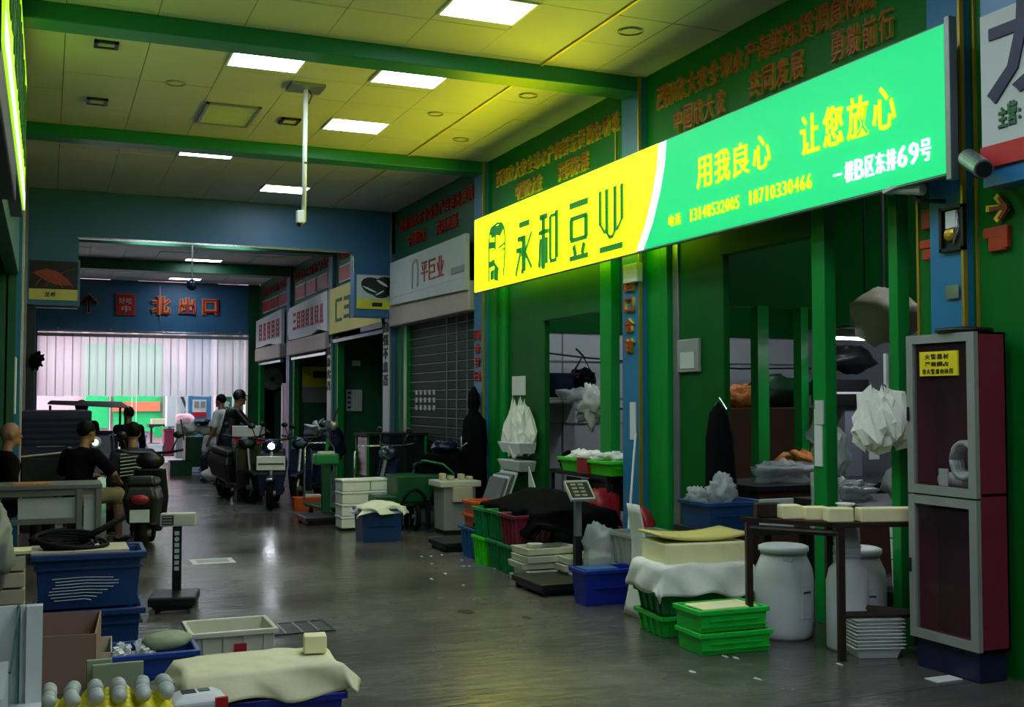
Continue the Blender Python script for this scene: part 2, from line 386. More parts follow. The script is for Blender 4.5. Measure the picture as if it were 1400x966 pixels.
# arrow and blocks on near wall
ta = thing('direction_arrow', 'brown gold-edged right arrow above block characters on near green wall', 'sign', (5, 4.4, 2.6))
def uvbox(t, u0, v0, u1, v1, X, d, m, name='panel'):
    a = wx(u0, v0, X); b = wx(u1, v1, X); MB().box(X-d, X, min(a.y, b.y), max(a.y, b.y), min(a.z, b.z), max(a.z, b.z)).build(name, m, t, world=True, bevel=.004)
def strokes(t, X, pts, w_, d, m, name='stroke'):
    P = [wx(u, v, X) for u, v in pts]
    for a, b in zip(P, P[1:]):
        dd = (b-a); nrm = Vector((1,0,0)).cross(dd).normalized()*w_/2; MB().poly([a-nrm, b-nrm, b+nrm, a+nrm], (-1,0,0), d).build(name, m, t, world=True)
strokes(ta, 5.0, [(1353, 286), (1378, 283)], .035, .03, 'gold_edge'); strokes(ta, 5.0, [(1366, 268), (1379, 283), (1366, 302)], .035, .03, 'gold_edge')
strokes(ta, 4.97, [(1354, 286), (1377, 283)], .022, .012, 'brown_letter'); strokes(ta, 4.97, [(1367, 270), (1378, 283), (1367, 300)], .022, .012, 'brown_letter')
uvbox(ta, 1349, 313, 1383, 322, 5.0, .03, 'brown_letter', 'stroke'); uvbox(ta, 1374, 313, 1383, 338, 5.0, .031, 'brown_letter', 'stroke'); uvbox(ta, 1356, 326, 1380, 341, 5.0, .029, 'brown_letter', 'stroke')
tb = thing('block_lettering', 'brown gold-edged block characters on green wall left of the blue pilaster', 'sign', (5, 5.25, 2.6))
for q in ((1264, 288, 1279, 312), (1262, 330, 1282, 338), (1266, 342, 1280, 354)): uvbox(tb, *q, 4.99, .03, 'brown_letter', 'stroke')
# header wall (blue) with opening
hw = struct(MB().box(-.32, 5, 16.62, 16.8, 3.84, 4.5).box(-.32, .38, 16.62, 16.8, 2.84, 3.84).box(4.33, 4.93, 16.62, 16.8, 2.85, 3.84).build('wall_header', 'blue_wall'))
MB().box(-.32, -.16, 16.62, 16.8, 0, 2.84).build('post', 'dark_steel', hw)
MB().box(.36, 4.25, 16.6, 16.64, 3.82, 3.845).build('edge_strip', 'chrome', hw)
MB().tube([(4.2, 16.62, 3.84), (4.28, 16.62, 3.82), (4.325, 16.62, 3.77), (4.335, 16.62, 3.7), (4.335, 16.62, 3.47)], .014).build('edge_strip', 'chrome', hw)
# exit wall
ew = struct(MB().box(-.3, 4.72, 28.7, 28.85, 3.26, 4.5).box(-.6, -.22, 28.6, 28.85, 0, 3.3).build('wall_far', 'blue_wall'))
struct(MB().box(4.72, 5.4, 28.6, 28.9, 0, 4.5).build('trim_16', 'green_far'))
MB().box(2.55, 2.57, 28.68, 28.7, 3.5, 4.4).build('joint', 'steel', ew)
te = thing('exit_lettering', 'gold and dark red exit characters on the far blue wall', 'sign', (2.5, 28.7, 3.9))
for ch, u0, u1, v0, v1 in (('↑', 108, 135, 401, 428), ('北', 206, 234, 405, 430), ('出', 244, 268, 407, 430), ('口', 276, 299, 409, 430)):
    a = wy(u0, v1, 28.69); b = wy(u1, v0, 28.69); wd = b.x-a.x; ht = b.z-a.z
    if ch == '↑':
        for k, mm in ((0, 'orange_sign'), (.025, 'print_black')):
            cx = (a.x+b.x)/2
            m = MB().box(cx-.04+k*.6, cx+.04-k*.6, 28.66-k, 28.7, a.z+k, b.z-.1)
            m.poly([(a.x+k, 28.7, a.z+.26), (cx, 28.7, b.z-k), (b.x-k, 28.7, a.z+.26), (b.x-.07, 28.7, a.z+.2), (cx, 28.7, b.z-.16), (a.x+.07, 28.7, a.z+.2)], (0,-1,0), .04+k); m.build('arrow', mm, te, world=True)
    else:
        put(te, ch, (a.x, 28.69, a.z), 'S', wd, ht, .04, 'orange_sign', .07); put(te, ch, (a.x+.02, 28.645, a.z+.02), 'S', wd-.04, ht-.04, .02, 'print_red', .0)
ts = thing('square_plaque', 'small red square plaque with pale characters on far blue wall', 'sign', (1.75, 28.7, 3.9))
a = wy(158, 430, 28.69); b = wy(185, 402, 28.69)
MB().box(a.x, b.x, 28.66, 28.69, a.z, b.z).build('plate', 'orange_crate', ts, world=True); MB().box(a.x+.02, b.x-.02, 28.65, 28.67, a.z+.02, b.z-.02).build('panel', 'print_red', ts, world=True)
line(ts, '好吃', (a.x+.06, 28.65, a.z+.28), (b.x-.06, 28.65, a.z+.28), 'S', .14, .015, 'sign_pale'); put(ts, '中', (a.x+.14, 28.65, a.z+.07), 'S', .2, .16, .015, 'sign_pale')
# curtain of clear strips
tc_ = thing('strip_curtain', 'hanging translucent plastic strip curtain across the far exit', 'curtain', (2.2, 28.5, 3.2))
MB().tube([(-.22, 28.5, 3.22), (4.7, 28.5, 3.22)], .03).build('rail', 'chrome', tc_, world=True)
for x in (.2, 1.4, 2.6, 3.8, 4.5): MB().box(x, x+.04, 28.5, 28.7, 3.21, 3.3).build('bracket', 'steel', tc_, world=True)
MB().box(-.22, 4.7, 28.47, 28.5, 3.08, 3.16).build('clamp_bar', 'pvc_frame', tc_, world=True)
ns = 26; ww = 4.9/ns
for i in range(ns):
    x = -.2+i*ww
    def fs(a, b, x=x, i=i): return Vector((x-.01+(ww+.02)*a, 28.5+(.02 if i % 2 else -.01)+.02*math.sin(a*PI), 3.2-1.54*b-.01*(i % 3)))
    MB().grid(fs, 4, 1).build('strip', 'pvc', tc_, world=True, smooth=True, thick=.004)
    if i % 2 == 0: MB().box(x-.006, x+.006, 28.465, 28.48, 1.68, 3.15).build('strip_edge', 'grey_plastic', tc_, world=True)
# left wall: flat plane with pilasters, mostly seen edge-on
wl = struct(MB().box(-.42, -.32, 13, 28.7, 0, 4.5).box(-3.4, -3.3, -8, 13.1, 0, 4.5).box(-3.4, -.4, 13, 13.1, 0, 4.5).box(-.42, -.3, 8.2, 13, 2.9, 4.5).box(-.42, -.3, -8, 2.5, 0, 4.5).build('wall_left', 'green_far'))
for y, m in ((13.2, 'blue_pilaster'), (14.2, 'beige'), (16.4, 'steel'), (20.6, 'blue_wall')):
    MB().box(-.33, -.27, y-.16, y+.16, 0, 4.5).build('pilaster', m, wl)
struct(MB().box(-4, 12, -8.1, -8, 0, 4.5).build('wall_back', 'grey_wall'))
# shop interior (one double shop behind bays A and B)
wi = struct(MB().box(5.12, 10, 12.85, 12.95, 0, 2.42).build('wall_shop_far', 'white_wall'))
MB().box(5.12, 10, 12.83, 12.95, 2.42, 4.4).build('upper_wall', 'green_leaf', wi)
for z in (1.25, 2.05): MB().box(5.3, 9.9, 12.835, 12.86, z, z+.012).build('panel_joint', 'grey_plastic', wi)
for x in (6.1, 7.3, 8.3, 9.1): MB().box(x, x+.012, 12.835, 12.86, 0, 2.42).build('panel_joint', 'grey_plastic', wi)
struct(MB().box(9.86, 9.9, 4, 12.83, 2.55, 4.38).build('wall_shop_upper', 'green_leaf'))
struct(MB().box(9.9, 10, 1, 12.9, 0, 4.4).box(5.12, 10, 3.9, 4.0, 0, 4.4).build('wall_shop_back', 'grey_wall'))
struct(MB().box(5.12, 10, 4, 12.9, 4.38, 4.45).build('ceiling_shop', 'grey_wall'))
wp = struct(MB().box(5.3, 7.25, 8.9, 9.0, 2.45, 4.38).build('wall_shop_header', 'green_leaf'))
for u0, u1 in ((1033, 1048), (1092, 1102)):
    a = wy(u0, 500, 8.9); b = wy(u1, 500, 8.9); MB().box(a.x, b.x, 8.86, 8.98, 0, 2.46).build('post', 'green_frame', wp)
for x, y, lab in ((6.3, 11.2, 'added unseen lamp brightening the shop near its far end'), (7.6, 10.6, 'added unseen lamp brightening the shop at the middle'), (7.4, 7.0, 'added unseen lamp brightening the shop at its near end')):
    t = thing('added_shop_lamp', lab, 'lamp', (x, y, 4.298)); MB().box(-.2, .2, -.64, .64, .03, .08).build('housing', 'white_plastic', t); MB().box(-.17, .17, -.6, .6, .0, .03).build('diffuser', 'tube_lamp', t)  # unseen lamps added to lift the dark shop interior
# shopfront joinery bays A and B
sf = thing('shopfront', 'green metal shopfront of posts and fixed panels under the lit sign', 'shopfront', (5.05, 9, 0))
def fr(y0, y1, z0, z1, m='green_frame', n_='post', x0=5.0, x1=5.1): MB().box(x0, x1, y0, y1, z0, z1).build(n_, m, sf, world=True, bevel=.006)
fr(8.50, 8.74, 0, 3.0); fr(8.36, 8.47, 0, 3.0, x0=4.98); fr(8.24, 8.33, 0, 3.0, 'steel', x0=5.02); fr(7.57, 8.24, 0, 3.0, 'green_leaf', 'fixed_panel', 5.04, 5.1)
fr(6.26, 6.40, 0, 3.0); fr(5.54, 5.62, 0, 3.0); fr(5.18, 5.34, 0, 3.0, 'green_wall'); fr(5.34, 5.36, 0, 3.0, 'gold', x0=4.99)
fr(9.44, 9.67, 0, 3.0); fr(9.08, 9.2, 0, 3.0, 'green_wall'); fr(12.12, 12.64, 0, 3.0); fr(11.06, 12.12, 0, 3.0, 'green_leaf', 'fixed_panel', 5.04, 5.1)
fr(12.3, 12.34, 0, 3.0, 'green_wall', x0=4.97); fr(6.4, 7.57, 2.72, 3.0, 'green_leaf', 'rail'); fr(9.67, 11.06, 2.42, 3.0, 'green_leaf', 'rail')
# notices on the shopfront
t = thing('meter_box', 'pale square box fixed on dark green shop panel below the sign', 'box', wx(944, 486, 5.04)); MB().box(-.03, 0, -.17, .17, -.14, .14).build('cover', 'grey_plastic', t, bevel=.006); MB().box(-.036, -.03, -.11, .11, -.11, .03).build('door', 'sign_pale', t)
tag(MB().box(-.012, 0, -.19, .19, -.11, .11).build('paper_notice', 'white_plastic'), 'torn white paper notice on green panel above hanging plastic bags', 'notice').location = wx(710, 527, 5.035)
t = thing('junction_box', 'small white box at top of the blue pilaster beside the yellow sign', 'box', wx(869, 373, 4.93)); MB().box(-.06, 0, -.13, .13, -.09, .08).build('cover', 'cream_plastic', t, bevel=.006)
tag(MB().box(-.01, 0, -.05, .05, -.17, .17).build('white_label_strip', 'white_plastic'), 'white label strip on blue pilaster at half height', 'label').location = wx(866, 575, 4.93)
tag(MB().box(-.01, 0, -.04, .04, -.2, .2).build('white_label_strip', 'white_plastic'), 'white label strip on green post in front of shop interior', 'label').location = wx(1120, 598, 5.0)
# lower edge box sill behind table etc.
# ================================================================== SIGNS
XS = 4.70
ls = thing('light_box_sign', 'long lit shop sign, yellow left part and green right part with phone numbers', 'sign', (XS, 8.5, 2.8))
MB().box(XS+.002, XS+.05, 4.8, 12.32, 2.83, 3.71).build('frame', 'grey_plastic', ls, world=True)
MB().box(XS-.004, XS+.055, 4.76, 4.8, 2.8, 3.74).build('end_cap', 'steel', ls, world=True, bevel=.004)
MB().box(XS+.05, XS+.056, 8.2, 12.2, 2.9, 3.66).build('added_glow_panel', 'added_wall_glow', ls, world=True)  # added glowing sheet, stands in for the sign's glow on the wall
edge_r = [wx(921, 200, XS), wx(917, 264, XS), wx(905, 304, XS), wx(885, 343, XS)]
yr = [7.87, 7.90, 7.98, 8.10, 8.26]; zr = [3.70, 3.50, 3.28, 3.05, 2.84]
def band(y_left, y_right): return y_left, y_right
R_ = list(zip(yr, zr)); Lf = [(y+.13-.02*i*0, z) for i, (y, z) in enumerate(R_)]
def face(pts, m, name, d=.004): MB().poly([(XS, y, z) for y, z in pts], (-1, 0, 0), d).build(name, m, ls, world=True)
face([(12.32, 2.84), (12.32, 3.70)] + Lf, 'lit_yellow', 'yellow_face'); face(Lf[::-1] + R_, 'lit_white', 'white_band'); face(R_[::-1] + [(4.8, 3.70), (4.8, 2.84)][::1], 'lit_green', 'green_face')
for a in (5.0, 6.9, 8.9, 10.8, 12.1): MB().box(XS+.05, 5.0, a, a+.03, 3.3, 3.33).build('bracket', 'dark_steel', ls, world=True)
XT = XS-.004
def sp(u, v): return wx(u, v, XT)
def st(pts, w_, m='lit_letter_green'): strokes(ls, XT, pts, w_, .012, m)
# four large characters
def bigchar(ch, u0, u1):
    a = sp(u0, 400); b = sp(u1, 400); put(ls, ch, (XT, a.y, 2.95), 'W', abs(a.y-b.y), .52, .012, 'lit_letter_green', .0)
def S(*p, w_=.05, m='lit_letter_green'): MB().poly([(XT, y, z) for y, z in p], (-1,0,0), .012).build('stroke', m, ls, world=True)
def bar(ya, za, yb, zb, w_=.05, m='lit_letter_green'):
    a = Vector((XT, ya, za)); b = Vector((XT, yb, zb)); nn = Vector((1,0,0)).cross(b-a).normalized()*w_/2
    MB().poly([a-nn, b-nn, b+nn, a+nn], (-1,0,0), .012).build('stroke', m, ls, world=True)
def vb(ya, za, yb, zb, w_=.05):
    bar(ya, za, yb, zb, w_*(1.9 if abs(zb-za) > abs(yb-ya)*1.2 else 1.15))
# 永
vb(10.95, 3.44, 10.68, 3.44, .055); vb(11.0, 3.29, 10.83, 3.29); vb(10.83, 3.315, 10.83, 2.93, .055); vb(11.03, 3.17, 10.9, 3.17); vb(10.9, 3.17, 11.05, 2.9, .025); vb(10.62, 3.33, 10.80, 3.12, .03); vb(10.80, 3.14, 10.62, 2.95, .035); vb(10.83, 2.93, 10.9, 2.93, .04)
# 和
vb(10.42, 3.44, 10.22, 3.44, .05); vb(10.44, 3.28, 10.2, 3.28, .04); vb(10.32, 3.44, 10.32, 2.9, .045); vb(10.39, 3.22, 10.42, 2.92, .03); vb(10.24, 3.22, 10.24, 2.95, .03)
vb(10.15, 3.42, 10.15, 2.98, .03); vb(10.0, 3.46, 10.0, 2.98, .04); vb(10.15, 3.42, 10.0, 3.42, .03); vb(10.16, 2.96, 10.0, 2.96, .035)
# 豆
vb(9.7, 3.44, 9.3, 3.44, .055); vb(9.68, 3.31, 9.32, 3.31, .04); vb(9.66, 3.31, 9.66, 3.1, .04); vb(9.34, 3.31, 9.34, 3.1, .04); vb(9.68, 3.1, 9.32, 3.1, .04); vb(9.61, 3.05, 9.57, 2.95, .035); vb(9.38, 3.05, 9.43, 2.95, .035); vb(9.7, 2.925, 9.3, 2.925, .045)
# 业
for y, z0 in ((9.05, 3.16), (8.63, 3.16)): vb(y, 3.48, y, z0, .028)
vb(9.05, 3.17, 8.96, 3.08, .028); vb(8.63, 3.17, 8.72, 3.08, .028)
for y in (8.92, 8.76): vb(y, 3.48, y, 3.07, .032)
vb(8.92, 3.08, 8.87, 3.03, .03); vb(8.76, 3.08, 8.81, 3.03, .03); vb(8.88, 3.03, 8.8, 3.03, .03); vb(9.06, 2.93, 8.62, 2.93, .05)
# round-topped emblem of green patches and lines
E0, E1, Z0, Z1 = 11.84, 11.36, 2.9, 3.56
prev = None
outl = [(0, .02), (0, .3), (0, .7), (.03, .86), (.12, .95), (.3, .97), (.55, 1.0), (.8, .97), (.95, .88), (1, .72), (1, .5), (.96, .25), (.9, .05)]
for a, b in zip(outl, outl[1:]): bar(E0+(E1-E0)*a[0], Z0+(Z1-Z0)*a[1], E0+(E1-E0)*b[0], Z0+(Z1-Z0)*b[1], .03, 'lit_letter_green')
for q in ([(.05,.9),(.35,.96),(.4,.8),(.2,.76)], [(.42,.95),(.78,.97),(.9,.86),(.7,.76),(.45,.8)], [(0,.72),(.36,.7),(.36,.58),(0,.6)], [(.36,.98),(.44,.98),(.44,.55),(.36,.55)], [(0,.36),(.34,.4),(.38,.28),(0,.26)], [(.36,.34),(.62,.22),(.58,.0),(.36,.02)], [(.1,.2),(.34,.22),(.3,.05),(.12,.04)], [(.6,.58),(.98,.64),(.98,.6),(.64,.55)], [(.7,.5),(.98,.55),(.9,.5)], [(.74,.4),(.84,.42),(.8,.36)]):
    S(*[(E0+(E1-E0)*x, Z0+(Z1-Z0)*z) for x, z in q])
bar(11.26, 3.53, 11.26, 3.49, .02, 'print_dark_green')
def txt(s, y0, y1, z, h, m, bold=.012, fill=.84): line(ls, s, (XT, y0, z), (XT, y1, z), 'W', h, .012, m, fill, bold)
txt('用我良心', 7.42, 6.42, 3.2, .25, 'lit_letter_yellow'); txt('让您放心', 6.12, 5.17, 3.2, .27, 'lit_letter_yellow')
txt('电话', 7.84, 7.64, 2.97, .095, 'lit_letter_yellow', .008); txt('13148532005', 7.52, 6.82, 2.965, .1, 'lit_letter_yellow', .0, .74); txt('18710330466', 6.72, 5.98, 2.965, .105, 'lit_letter_yellow', .0, .74)
txt('一', 5.77, 5.68, 3.0, .012, 'lit_white'); txt('楼B区东排69号', 5.66, 4.9, 2.94, .13, 'lit_white', .005, .82)
# ---- sign over the shutter shop
t = thing('shop_sign', 'unlit white shop sign with brown logo above the closed shutter', 'sign', (4.82, 14.3, 3.1))
XW = 4.82
MB().box(XW, XW+.06, 12.98, 16.3, 3.1, 3.65).build('board', 'sign_pale', t, world=True, bevel=.006)
MB().poly([(XW-.0, y, z) for y, z in ((15.95, 3.1), (16.3, 3.1), (16.3, 3.0), (12.98, 2.94), (12.98, 3.1))], (1,0,0), .06).build('lower_edge', 'sign_pale', t, world=True)
for i, ch in enumerate('平巨业'): put(t, ch, (XW, 14.75-.34*i, 3.2), 'W', .28, .28, .01, 'brown_letter')
for a, b in zip(outl, outl[1:]):
    f = lambda q: (XW, 15.15-.25*q[0], 3.14+.4*q[1]); A, B = Vector(f(a)), Vector(f(b)); nn = Vector((1,0,0)).cross(B-A).normalized()*.025
    MB().poly([A-nn, B-nn, B+nn, A+nn], (-1,0,0), .01).build('logo', 'grey_plastic', t, world=True)
MB().box(XW-.01, XW, 13.0, 13.5, 3.18, 3.26).build('stroke', 'grey_plastic', t, world=True)
t = thing('roller_housing', 'pale metal roller shutter housing under the unlit white sign', 'shutter box', (4.85, 14.6, 2.7))
MB().box(4.86, 5.05, 12.98, 16.5, 2.68, 3.06).build('housing', 'cream_box', t, world=True, bevel=.02)
t = thing('roller_shutter', 'closed dark green slatted roller shutter', 'shutter', (5.08, 14.5, 0))
MB().box(5.09, 5.12, 12.96, 16.2, 0, 2.75).build('backing', 'green_leaf', t, world=True)
for k in range(21): MB().box(5.06, 5.085, 12.98, 16.0, .04+k*.128, .04+k*.128+.1).build('slat', 'shutter', t, world=True, bevel=.008)
for k in range(21): MB().tube([(5.052, 12.98, .155+k*.128), (5.052, 16.0, .155+k*.128)], .006, 5).build('rod', 'steel', t, world=True)
for y in (13.1, 13.5, 13.9, 14.3): MB().box(5.04, 5.05, y, y+.012, .2, 2.7).build('guide_rod', 'steel', t, world=True)
MB().box(5.0, 5.1, 16.0, 16.15, 0, 2.75).build('side_rail', 'green_frame', t, world=True); MB().box(5.0, 5.1, 16.3, 16.6, 0, 2.75).build('side_rail', 'green_far', t, world=True)
m = MB()
for r in range(3):
    for c in range(5): m.box(5.045, 5.058, 15.62-.2*c, 15.7-.2*c, 1.63-.11*r, 1.70-.11*r)
stuff(m.build('stuck_note', 'sign_pale', t, world=True))
# ---- signs beyond the header
t = thing('shop_sign', 'pale yellow shop sign with dark olive characters beyond the blue header', 'sign', (4.9, 19, 3))
MB().box(4.86, 4.93, 16.9, 20.4, 2.78, 3.62).build('board', 'sign_yellow', t, world=True, bevel=.006); MB().box(4.87, 4.94, 16.9, 18.2, 2.7, 2.95).build('grey_corner', 'steel', t, world=True)
for i, ch in enumerate('匚ヨ江工'): put(t, ch, (4.86, 19.9-.62*i, 2.98), 'W', .46, .42, .01, 'print_dark_green', .02)
t = thing('shop_sign', 'white curved-edge sign with red vertical characters, second beyond the header', 'sign', (4.9, 22.5, 3))
MB().poly([(4.86, y, z) for y, z in ((24.3, 3.02), (24.3, 3.45), (24.1, 3.56), (20.6, 3.62), (20.6, 2.86), (21.4, 2.94), (22, 2.86), (24.1, 2.86))], (1,0,0), .07).build('board', 'white_plastic', t, world=True)
for i, ch in enumerate('三目目目且目且'): put(t, ch, (4.86, 23.7-.42*i, 3.05), 'W', .28, .36, .01, 'print_red', .03)
t = thing('shop_sign', 'farthest white sign with five red characters', 'sign', (4.9, 26.5, 3))
MB().poly([(4.86, y, z) for y, z in ((28.3, 2.86), (28.3, 3.55), (25, 3.62), (25, 2.8), (26.5, 2.9))], (1,0,0), .07).build('board', 'white_plastic', t, world=True)
for i in range(5): put(t, '目且目目目'[i], (4.86, 27.8-.55*i, 3.0), 'W', .34, .42, .01, 'print_red', .03)
for lab, a, b in (('cream roller housing under the white curved sign', 20.6, 24.2), ('pinkish roller housing under the farthest white sign', 25, 28.2)):
    t = thing('roller_housing', lab, 'shutter box', (4.9, (a+b)/2, 2.5)); MB().box(4.82, 5.05, a, b, 2.52, 2.84).build('housing', 'cream_box', t, world=True, bevel=.03); MB().box(4.86, 4.95, a+.1, b-.3, 2.42, 2.47).build('rail', 'chrome', t, world=True)
t = thing('roller_housing', 'thin steel shutter rail under the pale yellow sign', 'shutter box', (4.95, 18.7, 2.6)); MB().box(4.9, 5.0, 16.95, 20.3, 2.62, 2.68).build('rail', 'chrome', t, world=True)
# far bays: recessed green back walls and door leaves
for i, (a, b) in enumerate(((17.0, 20.45), (20.8, 24.4), (24.8, 28.6))):
    wq = struct(MB().box(6.6, 6.7, a-.3, b+.3, 0, 2.8).box(5.1, 6.7, b, b+.1, 0, 2.8).box(5.1, 6.7, a-.3, a-.2, 0, 2.8).box(5, 6.7, a-.3, b+.3, 2.75, 2.85).build('wall_recess', 'green_far'))
    MB().box(4.98, 5.1, b-.25, b, 0, 2.75).build('post', 'green_frame', wq); MB().box(4.98, 5.1, a-.02, a+.12, 0, 2.75).build('post', 'green_frame', wq)
# yellow poster, notices in far bays
t = thing('wall_poster', 'yellow and grey poster inside a far green shop', 'poster', (5.6, 24.2, 1.9)); MB().box(5.2, 6.1, 24.35, 24.39, 1.85, 2.3).build('upper', 'yellow', t, world=True); MB().box(5.2, 6.1, 24.35, 24.39, 1.5, 1.85).build('lower', 'grey_plastic', t, world=True); MB().box(5.45, 5.9, 24.33, 24.36, 2.05, 2.2).build('label_strip', 'print_black', t, world=True)
t = thing('notice_board', 'small white notice on green wall of bay behind the platform scale', 'notice', (5.4, 20.4, 1.6)); MB().box(5.2, 5.5, 20.4, 20.43, 1.35, 1.75).build('sheet', 'sign_pale', t, world=True)
for k in range(4): MB().box(5.22, 5.28, 20.385, 20.4, 1.4+.09*k, 1.44+.09*k).build('mark', 'print_black', t, world=True)
tag(MB().box(5.3, 5.46, 20.38, 20.43, 2.2, 2.3).build('alarm_box', 'sign_pale'), 'small pale alarm box high on green wall beyond the header', 'alarm')
t = thing('wall_fan', 'round grey fan on wall in the farthest bay', 'fan', (5.3, 28.45, 2.1)); MB().lathe([(.28, 0), (.3, .03), (.28, .06)]).build('guard', 'steel', t); t.rotation_euler = (PI/2, 0, 0); MB().lathe([(.06, .06), (.05, .12)], n=12).build('hub', 'dark_steel', t)
t = thing('doorway_cabinet', 'tall reddish cabinet in the farthest bay beside a white strip', 'cabinet', (5.3, 25.6, 0)); MB().box(-.25, .1, -.3, .3, 0, 1.95).build('body', 'maroon', t, bevel=.01); MB().box(-.26, -.25, .1, .28, .3, 1.9).build('side_strip', 'white_plastic', t)
# ---- hanging picture signs on header
t = thing('hanging_picture_sign', 'picture sign of an orange lobster hanging on left end of blue header', 'sign', (.05, 16.5, 2.9))
MB().box(-.29, .4, 16.45, 16.6, 2.86, 3.5).build('frame', 'blue_wall', t, world=True, bevel=.006); MB().box(-.25, .37, 16.44, 16.45, 3.08, 3.47).build('picture', 'print_black', t, world=True); MB().box(-.25, .37, 16.44, 16.45, 2.93, 3.08).build('caption_strip', 'sign_yellow', t, world=True)
m = MB().poly([(-.2, 16.44, 3.3), (-.05, 16.44, 3.36), (.1, 16.44, 3.33), (.25, 16.44, 3.22), (.3, 16.44, 3.14), (.1, 16.44, 3.14), (-.05, 16.44, 3.2)], (0,-1,0), .004)
for a, b in (((-.1,3.22),(-.17,3.12)), ((.0,3.2),(-.04,3.11)), ((.1,3.18),(.18,3.11)), ((.15,3.3),(.33,3.38)), ((.2,3.2),(.32,3.12))): m.tube([(a[0],16.438,a[1]), (b[0],16.438,b[1])], .008, 5)
m.build('lobster_picture', 'lobster', t, world=True)
line(t, '龙虾', (-.06, 16.44, 2.97), (.1, 16.44, 2.97), 'S', .07, .004, 'print_black', .85, .02)
t = thing('hanging_picture_sign', 'picture sign of black mussels with lime caption on right end of header', 'sign', (4.65, 16.5, 2.9))
MB().box(4.3, 5.0, 16.45, 16.6, 2.82, 3.5).build('frame', 'blue_wall', t, world=True, bevel=.006); MB().box(4.34, 4.96, 16.44, 16.45, 3.1, 3.47).build('picture', 'sign_pale', t, world=True); MB().box(4.34, 4.96, 16.44, 16.45, 2.95, 3.1).build('caption_strip', 'sign_lime', t, world=True)
def ell(cx, cz, rx, rz_, a0, n_=16): return [(cx+rx*math.cos(2*PI*i/n_)*math.cos(a0)-rz_*math.sin(2*PI*i/n_)*math.sin(a0), 16.44, cz+rx*math.cos(2*PI*i/n_)*math.sin(a0)+rz_*math.sin(2*PI*i/n_)*math.cos(a0)) for i in range(n_)]
MB().poly(ell(4.6, 3.3, .2, .13, -.3), (0,-1,0), .004).poly(ell(4.76, 3.33, .17, .12, .3), (0,-1,0), .005).poly(ell(4.72, 3.2, .14, .08, 0), (0,-1,0), .006).build('mussel_picture', 'mussel', t, world=True)
MB().poly(ell(4.54, 3.25, .12, .014, -.4), (0,-1,0), .008).poly(ell(4.74, 3.35, .1, .02, -.5), (0,-1,0), .008).poly(ell(4.7, 3.2, .08, .012, .5), (0,-1,0), .009).build('shell_highlight', 'white_plastic', t, world=True)
MB().box(4.58, 4.74, 16.435, 16.44, 2.99, 3.05).build('caption', 'print_black', t, world=True)
t = thing('hanging_camera_cluster', 'small cluster of cameras under right picture sign', 'camera', (4.95, 16.4, 2.7)); MB().sph((0,0,.1), .05).cbox((-.05,0,.12), (.1,.05,.05)).cbox((.06,-.02,.08), (.1,.05,.05)).build('body', 'steel', t); MB().tube([(0,0,.1),(0,.1,.2)], .012).build('arm', 'steel', t)
# ---- near right hanging sign with large character
t = thing('shop_sign', 'large white sign with dark blue brush character at right edge', 'sign', (4.72, 4, 3))
MB().box(4.75, 4.9, 1.8, 4.58, 2.72, 3.9).build('frame', 'blue_pilaster', t, world=True); MB().box(4.735, 4.75, 1.8, 4.57, 2.94, 3.67).build('face', 'sign_pale', t, world=True); MB().box(4.73, 4.75, 1.8, 4.58, 2.82, 2.94).build('lower_band', 'print_red', t, world=True)
put(t, '龙', (4.735, 4.52, 3.16), 'W', .62, .56, .012, 'navy', .02)
def ty(u, v): return wx(u, v, 4.735)
put(t, '主', (4.735, ty(1366,170).y, 3.02), 'W', .06, .11, .01, 'print_dark_green', .03); put(t, '营', (4.735, ty(1379,170).y, 3.02), 'W', .06, .13, .01, 'print_dark_green', .03); put(t, ':', (4.735, ty(1394,170).y, 3.04), 'W', .014, .06, .01, 'print_dark_green', .03)
# ---- left lit sign seen on edge
t = thing('light_box_sign', 'bright lime lit sign seen edge-on along the left wall', 'sign', (-.25, 8, 3.5))
MB().box(-.298, -.215, 5.4, 10.2, 3.1, 4.3).build('frame', 'dark_steel', t, world=True)
MB().box(-.215, -.20, 5.4, 10.2, 3.16, 4.25).build('face', 'lit_lime', t, world=True)
MB().box(-.2, -.197, 5.4, 10.2, 3.16, 3.3).build('lower_band', 'lit_white', t, world=True)
for i, ch in enumerate('新鲜豆制品批发'): put(t, ch, (-.2, 5.6+.62*i, 3.45), 'E', .5, .6, .01, 'print_dark_green', .02)
t = thing('fascia_box', 'dark metal shutter box under the lime sign on the left', 'shutter box', (-.35, 7.5, 2.9)); MB().box(-.6, -.215, 5.2, 8.15, 2.9, 3.1).build('housing', 'dark_steel', t, world=True, bevel=.01)
